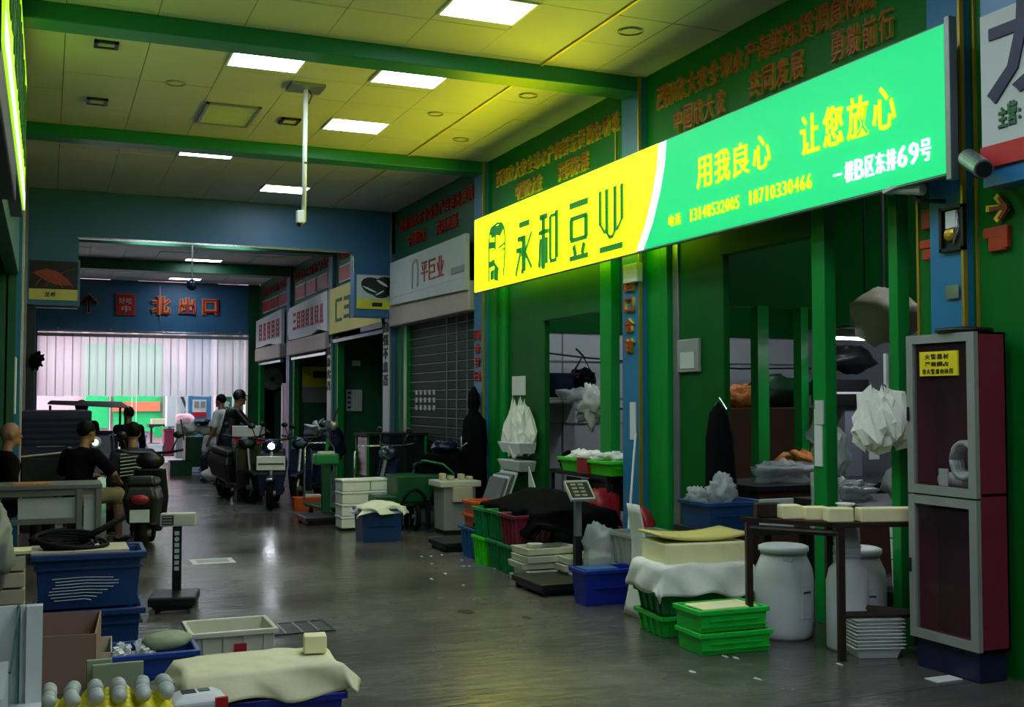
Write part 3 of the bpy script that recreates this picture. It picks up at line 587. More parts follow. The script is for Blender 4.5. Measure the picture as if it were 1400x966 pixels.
# ================================================================== OBJECT BUILDERS
def crate(label, x, y, z, L, W, H, m, rz=0, group=None, ribs=5, taper=.02, rim=.018, wall=.008, name='plastic_crate', cat='crate', lid=None, mesh=False):
    t = thing(name, label, cat, (x, y, z), rz, group)
    a, b, c, d = L/2-taper, W/2-taper, L/2, W/2
    def ring(u, v, zz): return [(-u, -v, zz), (u, -v, zz), (u, v, zz), (-u, v, zz)]
    MB().loft([ring(a, b, 0), ring(c, d, H), ring(c-wall, d-wall, H), ring(a-wall, b-wall, wall)]).build('body', m, t, bevel=.004)
    q = MB()
    for x0, x1, y0, y1 in ((-c-rim, c+rim, -d-rim, -d+.004), (-c-rim, c+rim, d-.004, d+rim), (-c-rim, -c+.004, -d, d), (c-.004, c+rim, -d, d)): q.box(x0, x1, y0, y1, H-.03, H)
    q.build('rim', m, t, bevel=.005)
    for i in range(ribs):
        f = (i+.5)/ribs*2-1
        MB().loft([[(a*f-.006, -b-.012, 0), (a*f+.006, -b-.012, 0), (a*f+.006, -b+.004, 0), (a*f-.006, -b+.004, 0)], [(c*f-.006, -d-.012, H-.02), (c*f+.006, -d-.012, H-.02), (c*f+.006, -d+.004, H-.02), (c*f-.006, -d+.004, H-.02)]]).build('rib', m, t)
    for i in range(max(ribs-2, 0)):
        f = (i+.5)/(ribs-2)*2-1
        MB().loft([[(-a-.012, b*f-.006, 0), (-a+.004, b*f-.006, 0), (-a+.004, b*f+.006, 0), (-a-.012, b*f+.006, 0)], [(-c-.012, d*f-.006, H-.02), (-c+.004, d*f-.006, H-.02), (-c+.004, d*f+.006, H-.02), (-c-.012, d*f+.006, H-.02)]]).build('rib', m, t)
    if H > .12: MB().box(-a*.75, a*.75, -d-.008, -d+.004, H*.48, H*.52).build('band', m, t)
    if lid: MB().box(-c+.01, c-.01, -d+.01, d-.01, H-.012, H+.002).build('contents', lid, t)
    return t
def drape(name, label, cat, x, y, z, L, W, drop, m, rz=0, seed=0, flare=.12, amp=.02, group=None, parent=None, n=40, top=0.0):
    """a cloth lying on a box top LxW at height z, edges hanging by about drop"""
    tx, ty = L/2+drop, W/2+drop
    def f(a, b):
        X, Y = (a*2-1)*tx, (b*2-1)*ty
        dx, dy = max(abs(X)-L/2, 0), max(abs(Y)-W/2, 0); d = math.hypot(dx, dy) if dx and dy else max(dx, dy)
        nn = noise.noise(Vector((X*4+seed*7, Y*4, seed))); d2 = noise.noise(Vector((X*9+seed*3, Y*9, seed+5)))
        s = 1 if d == 0 else 0
        px = math.copysign(min(abs(X), L/2)+dx*flare+(.012 if dx else 0), X); py = math.copysign(min(abs(Y), W/2)+dy*flare+(.012 if dy else 0), Y)
        fold = amp*math.sin((X+Y)*22+seed)*min(d/drop, 1) if d else 0
        zz = top*max(0, 1-(X/(L/2))**2)*max(0, 1-(Y/(W/2))**2) + abs(nn)*amp*.8 + .004 + d2*amp*.3 if d == 0 else .004+abs(nn)*amp*.5-d*(.86+nn*.5)
        return Vector((px+(fold if dy else (fold+nn*amp*2 if dx else 0)), py+(fold+nn*amp*2 if dy else 0), zz))
    o = MB().grid(f, n, n).build(name, m, parent, smooth=True, thick=.004)
    o.location = (x, y, z); o.rotation_euler.z = rz
    if not parent: tag(o, label, cat, group)
    return o
def crumple(name, label, cat, c, r, m, seed=0, amp=.35, f=2.2, group=None, rz=0, n=26):
    o = MB().blob((0, 0, 0), r, seed, amp, f, n, int(n*.7)).build(name, m, None, smooth=True)
    o.location = c; o.rotation_euler.z = rz; return tag(o, label, cat, group)
def hangbag(label, c, w, h, m, seed=0, name='hanging_bag', group=None, facing=(-1, 0)):
    """a bunch of plastic bags hanging from a hook; c is the hook point; hangs against a wall behind"""
    t = thing(name, label, 'bag', c, 0, group)
    for k in range(3):
        prof = [(.02, -.02), (.1, -h*.18), (w*.40, -h*(.38+.05*k)), (w*.5, -h*(.62+.08*k)), (w*.42, -h*(.85+.06*k)), (w*.15, -h*(.9+.06*k))]
        rings = []
        for i, (r, z) in enumerate(prof):
            rings.append([(r*.45*math.cos(2*PI*j/18)*(1+.6*noise.noise(Vector((j*2.3, i*1.3, seed+k))))-.03*k, r*math.sin(2*PI*j/18)*(1+.6*noise.noise(Vector((j*1.9, i*2.1+3, seed+k))))+w*.16*(k-1), z+.09*h*noise.noise(Vector((j*1.7, i, seed+k)))*4) for j in range(18)])
        MB().loft(rings).build('bag', m, t)
    MB().tube([(0, 0, .03), (.03, 0, 0), (0, 0, -.03)], .006, 5).build('hook', 'steel', t)
    return t
# ---- person
def person(label, x, y, rz, pose='stand', shirt='shirt_black', trousers='jeans', skin='skin', hair=True, arms=None, z=0., s=1., shorts=False, sleeves='short', fingers=True, voxel=.017, lean=.0, turn=0., hat=None, legs=None):
    t = thing('person', label, 'person', (x, y, z), rz)
    V = Vector
    if pose == 'stand': hip = V((0, 0, .93))
    elif pose == 'sit': hip = V((0, 0, .52))
    else: hip = V((0, 0, .78))          # riding
    up = V((0, math.sin(lean), math.cos(lean)))
    ch = hip+up*.38; nk = hip+up*.53; hd = hip+up*.56+V((0, math.sin(lean)*.06+.02, .12))
    shL, shR = ch+V((-.185, 0, .07)), ch+V((.185, 0, .07))
    if arms is None: arms = [(shL+V((-.05, .02, -.28)), shL+V((-.04, .14, -.5))), (shR+V((.05, .02, -.28)), shR+V((.04, .14, -.5)))]
    else: arms = [(V(a), V(b)) for a, b in arms]
    hpL, hpR = hip+V((-.095, 0, 0)), hip+V((.095, 0, 0))
    if legs is None:
        if pose == 'stand': legs = [(V((-.1, .03, .5)), V((-.11, 0, .09))), (V((.1, .02, .5)), V((.12, -.02, .09)))]
        elif pose == 'sit': legs = [(V((-.16, .42, .52)), V((-.17, .40, .09))), (V((.16, .42, .52)), V((.17, .44, .09)))]
        else: legs = [(V((-.2, .4, .66)), V((-.2, .36, .34))), (V((.2, .4, .66)), V((.2, .36, .34)))]
    else: legs = [(V(a), V(b)) for a, b in legs]
    b = MB()
    b.cone(hip, .125, hip+up*.18, .115, 14).cone(hip+up*.18, .115, ch, .135, 14).cone(hpL, .09, hpR, .09, 12); b.cone(shL+V((.04,0,-.02)), .075, shR+V((-.04,0,-.02)), .075, 12).cone(ch+up*.05, .09, nk, .058, 12).cone(nk, .056, hd-V((0,.01,.05)), .054, 12)
    for sh, (el, wr) in zip((shL, shR), arms): b.cone(sh, .058, el, .042).cone(el, .041, wr, .028)
    for hp, (kn, an) in zip((hpL, hpR), legs):
        b.cone(hp, .088, kn, .058, 12).cone(kn, .056, kn.lerp(an, .35), .056).cone(kn.lerp(an, .35), .056, an, .037).cone(an+V((0,-.02,-.04)), .042, an+V((0, .15, -.055)), .034)
    Rh = Matrix.Rotation(turn, 3, 'Z')
    def h(p): return hd + Rh @ V(p)
    b.sph(h((0, 0, .03)), (.078, .096, .105), 18, 14, Rh).sph(h((0, .03, -.045)), (.058, .066, .062), 14, 10, Rh)
    b.cone(h((0, .09, .02)), .011, h((0, .108, -.012)), .016, 8).sph(h((0, .09, -.05)), (.026, .012, .009), 8, 6, Rh).sph(h((0,.085,-.085)), (.024,.018,.018), 8, 6, Rh)
    for sx in (-1, 1): b.sph(h((sx*.079, -.005, .01)), (.012, .022, .032), 8, 6, Rh)
    hands = []
    for (el, wr), sx in zip(arms, (-1, 1)):
        d = (wr-el).normalized(); sd = d.cross(V((0,0,1))); sd = sd.normalized() if sd.length > .1 else V((1,0,0)); pm = wr+d*.06; b.cone(wr, .028, wr+d*.035, .03, 8)
        b.cone(pm-sd*.02, .021, pm+sd*.02, .021, 8); hands.append((wr, d, sd, pm, sx))
    body = b.build('body', skin, t, smooth=True)
    rm = body.modifiers.new('r', 'REMESH'); rm.mode = 'VOXEL'; rm.voxel_size = voxel*.8; rm.use_smooth_shade = True; sm = body.modifiers.new('s', 'SMOOTH'); sm.iterations = 3; sm.factor = .4
    if fingers:
        for wr, d, sd, pm, sx in hands:
            m = MB(); dn = V((0, 0, -1)) - d*V((0,0,-1)).dot(d); dn = dn.normalized() if dn.length > .1 else V((0,1,0))
            for i, ln in enumerate((.062, .072, .068, .052)):
                p0 = pm+sd*(-.03+.02*i)+d*.015; p1 = p0+d*ln*.55; p2 = p1+(d*.8+dn*.6).normalized()*ln*.5; m.tube([p0, p1, p2], [.0095, .009, .007], 6)
            p0 = pm-d*.03-sd*.028*sx*-1*-1; m.tube([p0, p0-sd*.025+d*.025, p0-sd*.03+d*.055], [.012, .011, .008], 6)
            m.build('fingers', skin, body, smooth=True)
    e = MB()
    for sx in (-1, 1): e.sph(h((sx*.032, .086, .02)), (.012, .008, .006), 8, 5, Rh)
    e.build('eyes', 'hair', body, smooth=True)
    if hair:
        MB().sph(h((0, -.014, .052)), (.088, .1, .1), 18, 12, Rh).build('hair', 'hair', body, smooth=True)
    if hat: m = MB().sph(h((0, -.005, .06)), (.098, .108, .1), 18, 12, Rh); m.cbox(h((0, .1, .05)), (.13, .1, .015), Rh); m.build('cap', hat, t, smooth=True)
    g = .014; c = MB()
    c.cone(hip+up*.0, .125+g, hip+up*.18, .118+g, 14).cone(hip+up*.18, .12+g, ch, .14+g, 14).cone(shL+V((.04,0,-.02)), .078+g, shR+V((-.04,0,-.02)), .078+g, 12).cone(ch+up*.05, .09+g, ch+up*.11, .06+g, 12)
    for sh, (el, wr) in zip((shL, shR), arms):
        if sleeves == 'long': c.cone(sh, .06+g, el, .045+g).cone(el, .045+g, wr, .032+g)
        else: c.cone(sh, .062+g, sh.lerp(el, .8), .052+g)
    o = c.build('shirt', shirt, t, smooth=True); rm = o.modifiers.new('r', 'REMESH'); rm.mode = 'VOXEL'; rm.voxel_size = voxel; rm.use_smooth_shade = True; sm = o.modifiers.new('s', 'SMOOTH'); sm.iterations = 2
    c = MB(); c.cone(hpL, .095+g, hpR, .095+g, 12)
    for hp, (kn, an) in zip((hpL, hpR), legs):
        c.cone(hp, .092+g, kn, .066+g, 12)
        if not shorts: c.cone(kn, .064+g, an, .05+g)
        else: c.cone(kn, .072+g, kn.lerp(an, .12), .07+g)
    o = c.build('shorts' if shorts else 'trousers', trousers, t, smooth=True); rm = o.modifiers.new('r', 'REMESH'); rm.mode = 'VOXEL'; rm.voxel_size = voxel; rm.use_smooth_shade = True
    for hp, (kn, an) in zip((hpL, hpR), legs):
        MB().sph(an+V((0, .06, -.052)), (.052, .14, .038), 12, 8).build('shoe', 'black_plastic', t, smooth=True)
    t.scale = (s, s, s); return t
def wheel(t, c, r, w_, axis='X', name='wheel', spokes=5, m='black_rubber'):
    q = MB(); n = 20; rings = []
    for k in range(n+1):
        a = 2*PI*k/n
        rings.append([(c[0]+(w_/2)*math.cos(2*PI*j/8), c[1]+(r-w_/2+w_/2*math.sin(2*PI*j/8))*math.cos(a), c[2]+(r-w_/2+w_/2*math.sin(2*PI*j/8))*math.sin(a)) for j in range(8)])
    q.loft(rings, cap=False); o = q.build(name, m, t, smooth=True)
    q = MB().tube([(c[0]-w_*.7, c[1], c[2]), (c[0]+w_*.7, c[1], c[2])], r*.16, 10)
    for k in range(spokes):
        a = 2*PI*k/spokes; q.tube([(c[0], c[1], c[2]), (c[0], c[1]+(r-w_)*math.cos(a), c[2]+(r-w_)*math.sin(a))], .012, 6)
    q.build('hub', 'steel', o); return o
def scooter(label, x, y, rz, body='moto_blue', lit=False, box=False, panel=False, front=True):
    """front towards local -Y"""
    t = thing('motor_scooter', label, 'scooter', (x, y, 0), rz)
    wheel(t, (0, -.62, .24), .24, .1); wheel(t, (0, .6, .24), .24, .12)
    MB().loft([[(-.16, -.5, .2), (.16, -.5, .2), (.16, -.42, .2), (-.16, -.42, .2)], [(-.2, -.48, .5), (.2, -.48, .5), (.17, -.4, .5), (-.17, -.4, .5)], [(-.17, -.42, .82), (.17, -.42, .82), (.14, -.33, .82), (-.14, -.33, .82)]]).build('leg_shield', body, t, bevel=.02)
    MB().box(-.16, .16, -.45, .12, .2, .28).build('footboard', 'black_plastic', t, bevel=.02)
    MB().loft([[(-.13, .05, .25), (.13, .05, .25), (.13, .8, .35), (-.13, .8, .35)], [(-.17, .05, .55), (.17, .05, .55), (.16, .95, .6), (-.16, .95, .6)], [(-.14, .08, .68), (.14, .08, .68), (.12, .92, .72), (-.12, .92, .72)]]).build('rear_body', body, t, bevel=.03)
    MB().loft([[(-.15, .06, .68), (.15, .06, .68), (.14, .88, .72), (-.14, .88, .72)], [(-.14, .08, .76), (.14, .08, .76), (.12, .86, .82), (-.12, .86, .82)]]).build('seat', 'black_plastic', t, bevel=.03)
    MB().tube([(0, -.62, .24), (0, -.45, .85), (0, -.4, .98)], .025).build('fork', 'steel', t)
    MB().tube([(-.34, -.28, 1.02), (-.2, -.36, .99), (0, -.4, .98), (.2, -.36, .99), (.34, -.28, 1.02)], .016).build('handlebar', 'black_plastic', t, smooth=True)
    MB().sph((0, -.42, .9), (.15, .1, .1), 14, 10).build('headlight_cowl', body, t, smooth=True)
    h = MB().sph((0, -.505, .9), (.05 if lit else .07, .025, .045), 12, 8).build('headlight', 'lit_lamp' if lit else 'glass', t, smooth=True)
    for sx in (-1, 1):
        q = MB().tube([(sx*.22, -.36, 1.0), (sx*.28, -.33, 1.14)], .008, 5).sph((sx*.29, -.33, 1.18), (.055, .02, .04), 10, 6); q.build('mirror', 'black_plastic', t, smooth=True)
    MB().loft([[(-.06, -.86, .42), (.06, -.86, .42), (.06, -.4, .46), (-.06, -.4, .46)], [(-.05, -.84, .46), (.05, -.84, .46), (.05, -.42, .52), (-.05, -.42, .52)]]).build('front_mudguard', body, t, bevel=.015)
    MB().sph((0, .96, .6), (.09, .03, .045), 10, 8).build('tail_light', 'red_plastic', t, smooth=True)
    MB().box(-.09, .09, .93, .95, .38, .5).build('number_plate', 'yellow' if box else 'white_plastic', t)
    if box: MB().box(-.22, .22, .62, 1.0, .8, 1.12).build('top_box', 'black_plastic', t, bevel=.03)
    if panel: MB().cbox((0, -.54, .66), (.4, .02, .2), rot(0, -.12)).build('front_panel', 'white_plastic', t, bevel=.006); MB().cbox((0, -.555, .65), (.36, .01, .02), rot(0, -.12)).build('panel_stripe', 'print_black', t)
    return t
def platform_scale(label, x, y, rz, L=.45, W=.6, H=.62, col='black_plastic', head='white_plastic', tilt=.2, group=None, disp=True, post='black_plastic', slabs=False, z0=0):
    t = thing('platform_scale', label, 'scale', (x, y, z0), rz, group)
    MB().box(-L/2, L/2, -W/2, W/2, .045, .1).build('platform', col, t, bevel=.012); MB().box(-L/2+.03, L/2-.03, -W/2+.03, W/2-.03, .02, .05).build('base', 'black_plastic', t)
    for a in (-1, 1):
        for b in (-1, 1): MB().lathe([(.025, 0), (.022, .03)], (a*(L/2-.05), b*(W/2-.05), 0), 10).build('foot', 'black_rubber', t)
    return t
# ================================================================== OBJECTS, RIGHT SIDE FOREGROUND
# fire cabinet
t = thing('fire_cabinet', 'tall maroon fire cabinet with grey framed glass doors by the right wall', 'cabinet', (4.83, 4.87, 0))
X0, X1, Y0, Y1 = 4.71, 4.93, 4.62, 5.14
MB().box(X0+.02, X1, Y0+.03, Y1-.02, 0, .17).build('plinth', 'navy', t, world=True, bevel=.005)
m = MB().box(X0+.02, X1, Y0, Y0+.012, .17, 1.93).box(X0+.02, X1, Y1-.012, Y1, .17, 1.93).box(X1-.012, X1, Y0, Y1, .17, 1.93).box(X0+.02, X1, Y0, Y1, 1.918, 1.93).box(X0+.02, X1, Y0, Y1, .17, .185).box(X0+.03, X1, Y0, Y1, 1.02, 1.035); m.build('shell', 'maroon', t, world=True)
MB().box(X1-.02, X1-.013, Y0+.01, Y1-.01, .19, 1.91).build('back_lining', 'maroon_in', t, world=True)
for nm, z0, z1 in (('lower', .175, 1.0), ('upper', 1.01, 1.93)):
    d = MB().box(X0-.012, X0+.019, Y0, Y0+.055, z0, z1).box(X0-.012, X0+.019, Y1-.05, Y1, z0, z1).box(X0-.012, X0+.019, Y0+.055, Y1-.05, z0, z0+.05).box(X0-.012, X0+.019, Y0+.055, Y1-.05, z1-.05, z1).build('door', 'grey_plastic', t, world=True)
    MB().box(X0+.0, X0+.006, Y0+.05, Y1-.045, z0+.045, z1-.045).build('door_glass', 'cabinet_glass', d, world=True)
    MB().box(X0-.02, X0-.01, Y1-.02, Y1-.005, (z0+z1)/2-.04, (z0+z1)/2+.04).build('latch', 'black_plastic', d, world=True)
lb = MB().box(X0-.013, X0-.001, 4.74, 5.03, 1.69, 1.83).build('label_strip', 'yellow', t, world=True, label='yellow warning sticker')
line(lb, '火警器材', (X0-.013, 4.99, 1.785), (X0-.013, 4.80, 1.785), 'W', .03, .002, 'print_black', .85, .02); line(lb, '严禁圈占', (X0-.013, 4.99, 1.745), (X0-.013, 4.80, 1.745), 'W', .025, .002, 'print_black', .85, .02); line(lb, '非火警请勿动用', (X0-.013, 5.01, 1.70), (X0-.013, 4.77, 1.70), 'W', .03, .002, 'print_black', .85, .02)
m = MB()
for k in range(4): m.tube([(4.78+.022*k, 4.79+.085*math.cos(a*PI/10), 1.21+.1*math.sin(a*PI/10)) for a in range(21)], .017, 8)
tag(m.build('fire_hose', 'white_plastic', smooth=True), 'coiled white fire hose behind the upper cabinet glass', 'hose')
MB_ = MB().cone((4.82, 4.98, 1.09), .04, (4.82, 4.8, 1.1), .05, 12).build('hose_bundle', 'white_plastic', smooth=True); tag(MB_, 'white rolled hose end lying on the cabinet middle shelf', 'hose')
tag(MB().box(4.73, 4.74, 4.86, 4.93, 1.06, 1.16).build('white_tag', 'white_plastic', bevel=.004), 'small white card standing behind cabinet glass beside hose', 'card')
t = thing('black_lid', 'flat black round lid lying on top of the fire cabinet', 'lid', (4.83, 4.82, 1.93)); MB().lathe([(.14, 0), (.16, .015), (.15, .03), (.05, .04), (.01, .042)], n=24).build('disc', 'black_plastic', t, smooth=True)  # the disc is a black round lid
tag(MB().box(-.09, .09, -.05, .05, 0, .004).build('paper_scrap', 'white_plastic'), 'white paper scrap on floor in front of cabinet plinth', 'paper').location = fl(1290, 928)
# wall meter box and camera right
t = thing('electric_niche', 'dark framed glass box with wiring on blue pilaster', 'meter box', (4.93, 5.02, 2.6))
a = wx(1289, 346, 4.93); b = wx(1321, 278, 4.93)
m = MB().box(4.9, 4.93, b.y, a.y, a.z, a.z+.02).box(4.9, 4.93, b.y, a.y, b.z-.02, b.z).box(4.9, 4.93, b.y, b.y+.02, a.z, b.z).box(4.9, 4.93, a.y-.02, a.y, a.z, b.z); m.build('frame', 'black_plastic', t, world=True)
MB().box(4.925, 4.93, b.y, a.y, a.z, b.z).build('back', 'dark_steel', t, world=True); MB().box(4.905, 4.925, b.y+.06, a.y-.05, b.z-.13, b.z-.03).build('breaker', 'white_plastic', t, world=True); MB().sph((4.91, (a.y+b.y)/2+.02, a.z+.1), (.02, .04, .04)).build('bulb_socket', 'gold', t, world=True)
for k in range(3): MB().tube([(4.915, b.y+.05+.01*k, b.z-.05), (4.91, b.y+.04+.02*k, (a.z+b.z)/2), (4.915, b.y+.09, a.z+.04)], .004, 5).build('wire', 'chrome', t, world=True)
t = thing('foil_patch', 'crumpled foil patch stuck on blue pilaster below the niche', 'sticker', wx(1304, 399, 4.925)); MB().grid(lambda a, b: Vector((-.012-.01*noise.noise(Vector((a*6, b*6, 1))), .05-.1*a, -.04+.08*b)), 6, 6).build('foil', 'chrome', t, thick=.003)
t = thing('wall_camera', 'grey cylindrical camera on wall bracket beside the blue pilaster', 'camera', (4.93, 4.7, 2.75))
p0 = wx(1380, 243, 4.985); pb = on(1323, 216, 0, 4.72); pf = on(1345, 231, 0, 4.60); pm_ = on(1335, 238, 0, 4.74)
MB().tube([p0-Vector((.015,0,0)), p0+Vector((.0,0,0))], .06, 18).build('wall_plate', 'steel', t, world=True); MB().tube([p0, p0+Vector((-.1,.02,.0)), pm_], .022, 10).build('arm', 'dark_steel', t, world=True, smooth=True)
MB().tube([pb, pf], .052, 20).build('body', 'steel', t, world=True); dd_ = (pf-pb).normalized(); MB().tube([pf, pf+dd_*.012], .043, 20).build('lens', 'black_plastic', t, world=True); MB().tube([pb+dd_*.02, pm_], .02, 8).build('mount', 'dark_steel', t, world=True)
t = thing('wall_camera', 'pale bullet camera hanging under right end of the lit sign', 'camera', (4.8, 5.25, 2.75))
c = on(1240, 258, 0, 4.75)
MB().cbox(c+Vector((0,.02,.03)), (.09, .26, .02), rot(.2, -.25)).build('sun_shield', 'sign_pale', t, world=True); MB().tube([c+Vector((0,.1,.02)), c+Vector((.03,-.1,-.02))], .035, 12).build('body', 'sign_pale', t, world=True); MB().tube([c, c+Vector((.05,-.05,-.08)), c+Vector((.2,-.12,-.08)), c+Vector((.25,-.12,-.06))], .014, 8).build('arm', 'dark_steel', t, world=True)
# table
t = thing('steel_table', 'dark rusty steel table carrying tofu blocks by the fire cabinet', 'table', (4.45, 5.55, 0))
F, L_ = Vector((4.38, 5.36, 0)), Vector((4.02, 5.88, 0)); Rr = Vector((4.93, 5.19, 0)); dS = (Rr-F).normalized(); dL = (L_-F).normalized(); ang = math.atan2(dS.y, dS.x)
Bk = L_+(Rr-F)
MB().poly([F+Vector((0,0,.79)), Rr+Vector((0,0,.79)), Bk+Vector((0,0,.79)), L_+Vector((0,0,.79))], (0,0,1), .03).build('tabletop', 'rust_steel', t, world=True, bevel=.004)
def leg(p):
    MB().cbox(p+Vector((0,0,.395)), (.04, .04, .79), rot(ang)).build('leg', 'rust_steel', t, world=True)
ins = lambda p, a, b: p+dS*a+dL*b
for p in (ins(F, .03, .03), ins(L_, .03, -.03), ins(Rr, -.03, .03), ins(Bk, -.03, -.03)): leg(p)
MB().tube([ins(F,.03,.03)+Vector((0,0,.27)), ins(Rr,-.02,.03)+Vector((0,0,.27))], .022, 4).build('stretcher', 'rust_steel', t, world=True); MB().tube([ins(F,.03,.03)+Vector((0,0,.755)), ins(L_,.03,-.03)+Vector((0,0,.755))], .02, 4).build('apron', 'rust_steel', t, world=True); MB().tube([ins(Rr,-.03,.03)+Vector((0,0,.27)), ins(Bk,-.03,-.03)+Vector((0,0,.27))], .02, 4).build('stretcher', 'rust_steel', t, world=True)
def onT(u, v, z=.82): return fl(u, v, z)
def tofu(label, da, db, l, w_, h, rz=0, m='tofu', z=.82):
    p = ins(F, da, db)+Vector((0, 0, z)); o = MB().box(-l/2, l/2, -w_/2, w_/2, 0, h).build('tofu_block', m, None, bevel=.008); o.location = p+Vector((0, 0, 0)); o.rotation_euler.z = ang+rz; return tag(o, label, 'tofu', 'tofu blocks on the steel table')
tofu('small pale tofu block at front of the steel table', .09, .1, .16, .10, .085); tofu('long pale tofu block on right end of the steel table', .36, .08, .34, .10, .085); tofu('tofu block behind the front block on the steel table', .16, .31, .15, .11, .08)
tofu('rounded tofu block at left end of the steel table', .13, .44, .13, .11, .085); tofu('narrow tofu slice between blocks on the steel table', .27, .23, .08, .08, .08)
q_ = ins(F, .27, .23); t = thing('plastic_tub', 'small clear plastic lid on tofu at the back of the table', 'tub', (q_.x, q_.y, .90)); MB().lathe([(.04, 0), (.055, .015), (.06, .02), (.058, .024), (.01, .022)], n=20).build('tub', 'white_plastic', t)  # a plastic lid, not a vessel
tofu('dark box at far left corner of the steel table', .12, .57, .16, .08, .09, m='rust_steel')
# barrels
def barrel(label, x, y, r, h, rz=0):
    t = thing('plastic_barrel', label, 'barrel', (x, y, 0), rz, 'white plastic barrels under the steel table')
    MB().lathe([(r*.84, 0), (r*.93, .02), (r*.97, .06), (r, h*.3), (r, h*.66), (r*.96, h*.75), (r*.8, h*.87), (r*.72, h*.92), (r*.74, h*.96)], n=32).build('body', 'barrel', t, smooth=True)
    MB().lathe([(r*.78, h*.925), (r*.86, h*.94), (r*.86, h*.985), (r*.74, h), (r*.4, h*1.005), (.01, h*.99)], n=32).build('screw_lid', 'barrel', t, smooth=True)
    MB().lathe([(r*.785, h*.90), (r*.8, h*.91), (r*.8, h*.935), (r*.78, h*.94)], n=32, cap=False).build('clamp_ring', 'grey_plastic', t)
    for a in (-2.4, .5): MB().tube([(r*.78*math.cos(a+.12*k), r*.78*math.sin(a+.12*k), h*.88-.03*math.sin(k*PI/3)) for k in range(4)], .012, 6).build('handle', 'barrel', t)
    MB().cbox((0, -r*.99, h*.42), (r*.45, .014, h*.36)).build('panel', 'barrel', t, bevel=.004)
    MB().cbox((0, -r*1.03, h*.52), (.06, .006, .01)).build('mark', 'black_plastic', t)
    return t
barrel('white plastic barrel standing left under the steel table', 4.50, 6.08, .19, .60, .2); barrel('white plastic barrel right behind the steel table leg', 4.86, 5.80, .19, .60, -.2)
# third slim can
t = thing('milk_can', 'narrow white plastic can with neck behind the table leg', 'can', (4.64, 5.62, 0))
MB().lathe([(.12, 0), (.13, .02), (.13, .42), (.115, .5), (.08, .54), (.08, .62), (.085, .63), (.08, .64), (.08, .66), (.085, .67), (.08, .68), (.075, .78), (.01, .78)], n=28).build('body', 'barrel', t, smooth=True)
for zz in (.57, .6, .63): MB().lathe([(.082, zz), (.09, zz+.006), (.082, zz+.012)], n=24, cap=False).build('ring', 'barrel', t)
t = thing('jerry_bottle', 'white bucket stack with dark bands in shadow behind the barrels', 'bucket', (5.25, 5.75, .3)); MB().lathe([(.1, 0), (.12, .5), (.01, .5)], n=20).build('body', 'white_plastic', t)
for zz in (.2, .34): MB().lathe([(.115, zz), (.119, zz+.01)], n=20, cap=False).build('band', 'black_plastic', t)
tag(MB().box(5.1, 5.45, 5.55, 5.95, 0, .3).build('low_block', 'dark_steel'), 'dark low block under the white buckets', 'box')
# stack of white trays
p = fl(1203, 893)
N = 9
for k in range(N):
    z = .021*k
    nm = ['lowest', 'second', 'third', 'fourth', 'fifth', 'sixth', 'seventh', 'eighth', 'topmost'][k]
    t = thing('plastic_tray', 'white plastic tray under table edge, %s of its nested stack' % nm, 'tray', (4.66+.004*(k % 2), 5.42, z), ang+.02*(k % 3-1), 'nested white trays under the table')
    w1, d1 = .14, .10
    def rg(a, b, zz): return [(-a, -b, zz), (a, -b, zz), (a, b, zz), (-a, b, zz)]
    MB().loft([rg(w1-.02, d1-.02, 0), rg(w1, d1, .062), rg(w1+.018, d1+.018, .062), rg(w1+.018, d1+.018, .068), rg(w1-.004, d1-.004, .068), rg(w1-.024, d1-.024, .006)]).build('tray', 'white_plastic', t, bevel=.003)
# green trays in front
for k in range(2):
    t = crate('bright green shallow crate, %s of the low pair in front' % ['lower', 'upper'][k], 3.93-.012*k, 5.93+.012*k, .137*k, .49-.01*k, .30, .135, 'bright_green_crate', rz=-.04+.03*k, ribs=0, taper=.008, rim=.014, group='shallow green crates in front of the barrels', name='shallow_crate', cat='crate')
    MB().box(-.24, .24, -.158, -.145, .03, .036).build('ridge', 'bright_green_crate', t); MB().box(-.236, .236, -.135, .135, .1, .122).build('inner_tray', 'bright_green_crate', t)
t = tag(MB().box(-.2, .2, -.11, .11, 0, .012).build('tofu_sheet', 'tofu', bevel=.003), 'pale tofu sheet lying in the topmost green tray', 'tofu'); t.location = (3.92, 5.94, .262)
# green crates with cloth wrapped tofu
for k in range(3): crate('green crate under cloth-wrapped tofu, %s of its stack' % ['lowest', 'middle', 'topmost'][k], 4.05, 6.50, .145*k, .62, .42, .14, 'bright_green_crate' if k != 1 else 'lime_crate' if 0 else 'green_crate', rz=-.1, ribs=6, group='green crates under the wrapped tofu')
o = MB().box(-.3, .3, -.2, .2, 0, .16).build('tofu_board', 'tofu', bevel=.012); o.location = (4.06, 6.48, .45); o.rotation_euler.z = -.1; tag(o, 'yellowish tofu slab wrapped in white cloth on green crates', 'tofu')
drape('wrapping_cloth', 'white wrapping cloth hanging over the green crates', 'cloth', 4.04, 6.47, .47, .64, .44, .2, 'white_cloth', rz=-.1, seed=3, flare=.22, amp=.016)
t = tag(MB().grid(lambda a, b: Vector((.31*(a*2-1), .2*(b*2-1), .03*abs(a*2-1)**2)), 10, 4).build('yellow_board', 'sign_yellow', smooth=True, thick=.02), 'thin curved yellowish board on top of wrapped tofu', 'board'); t.location = (4.06, 6.5, .62+.01); t.rotation_euler.z = -.1
o = MB().grid(lambda a, b: Vector((.0+.06*math.sin(b*3), .13*(a*2-1)*(1-.3*b), .80*b)), 8, 12).build('cloth_flap', 'white_cloth', smooth=True, thick=.006); o.location = (3.90, 7.05, .003); tag(o, 'white cloth flap left of wrapped tofu, extended to the floor', 'sheet')  # flap of the wrapping cloth, extended to the floor for support
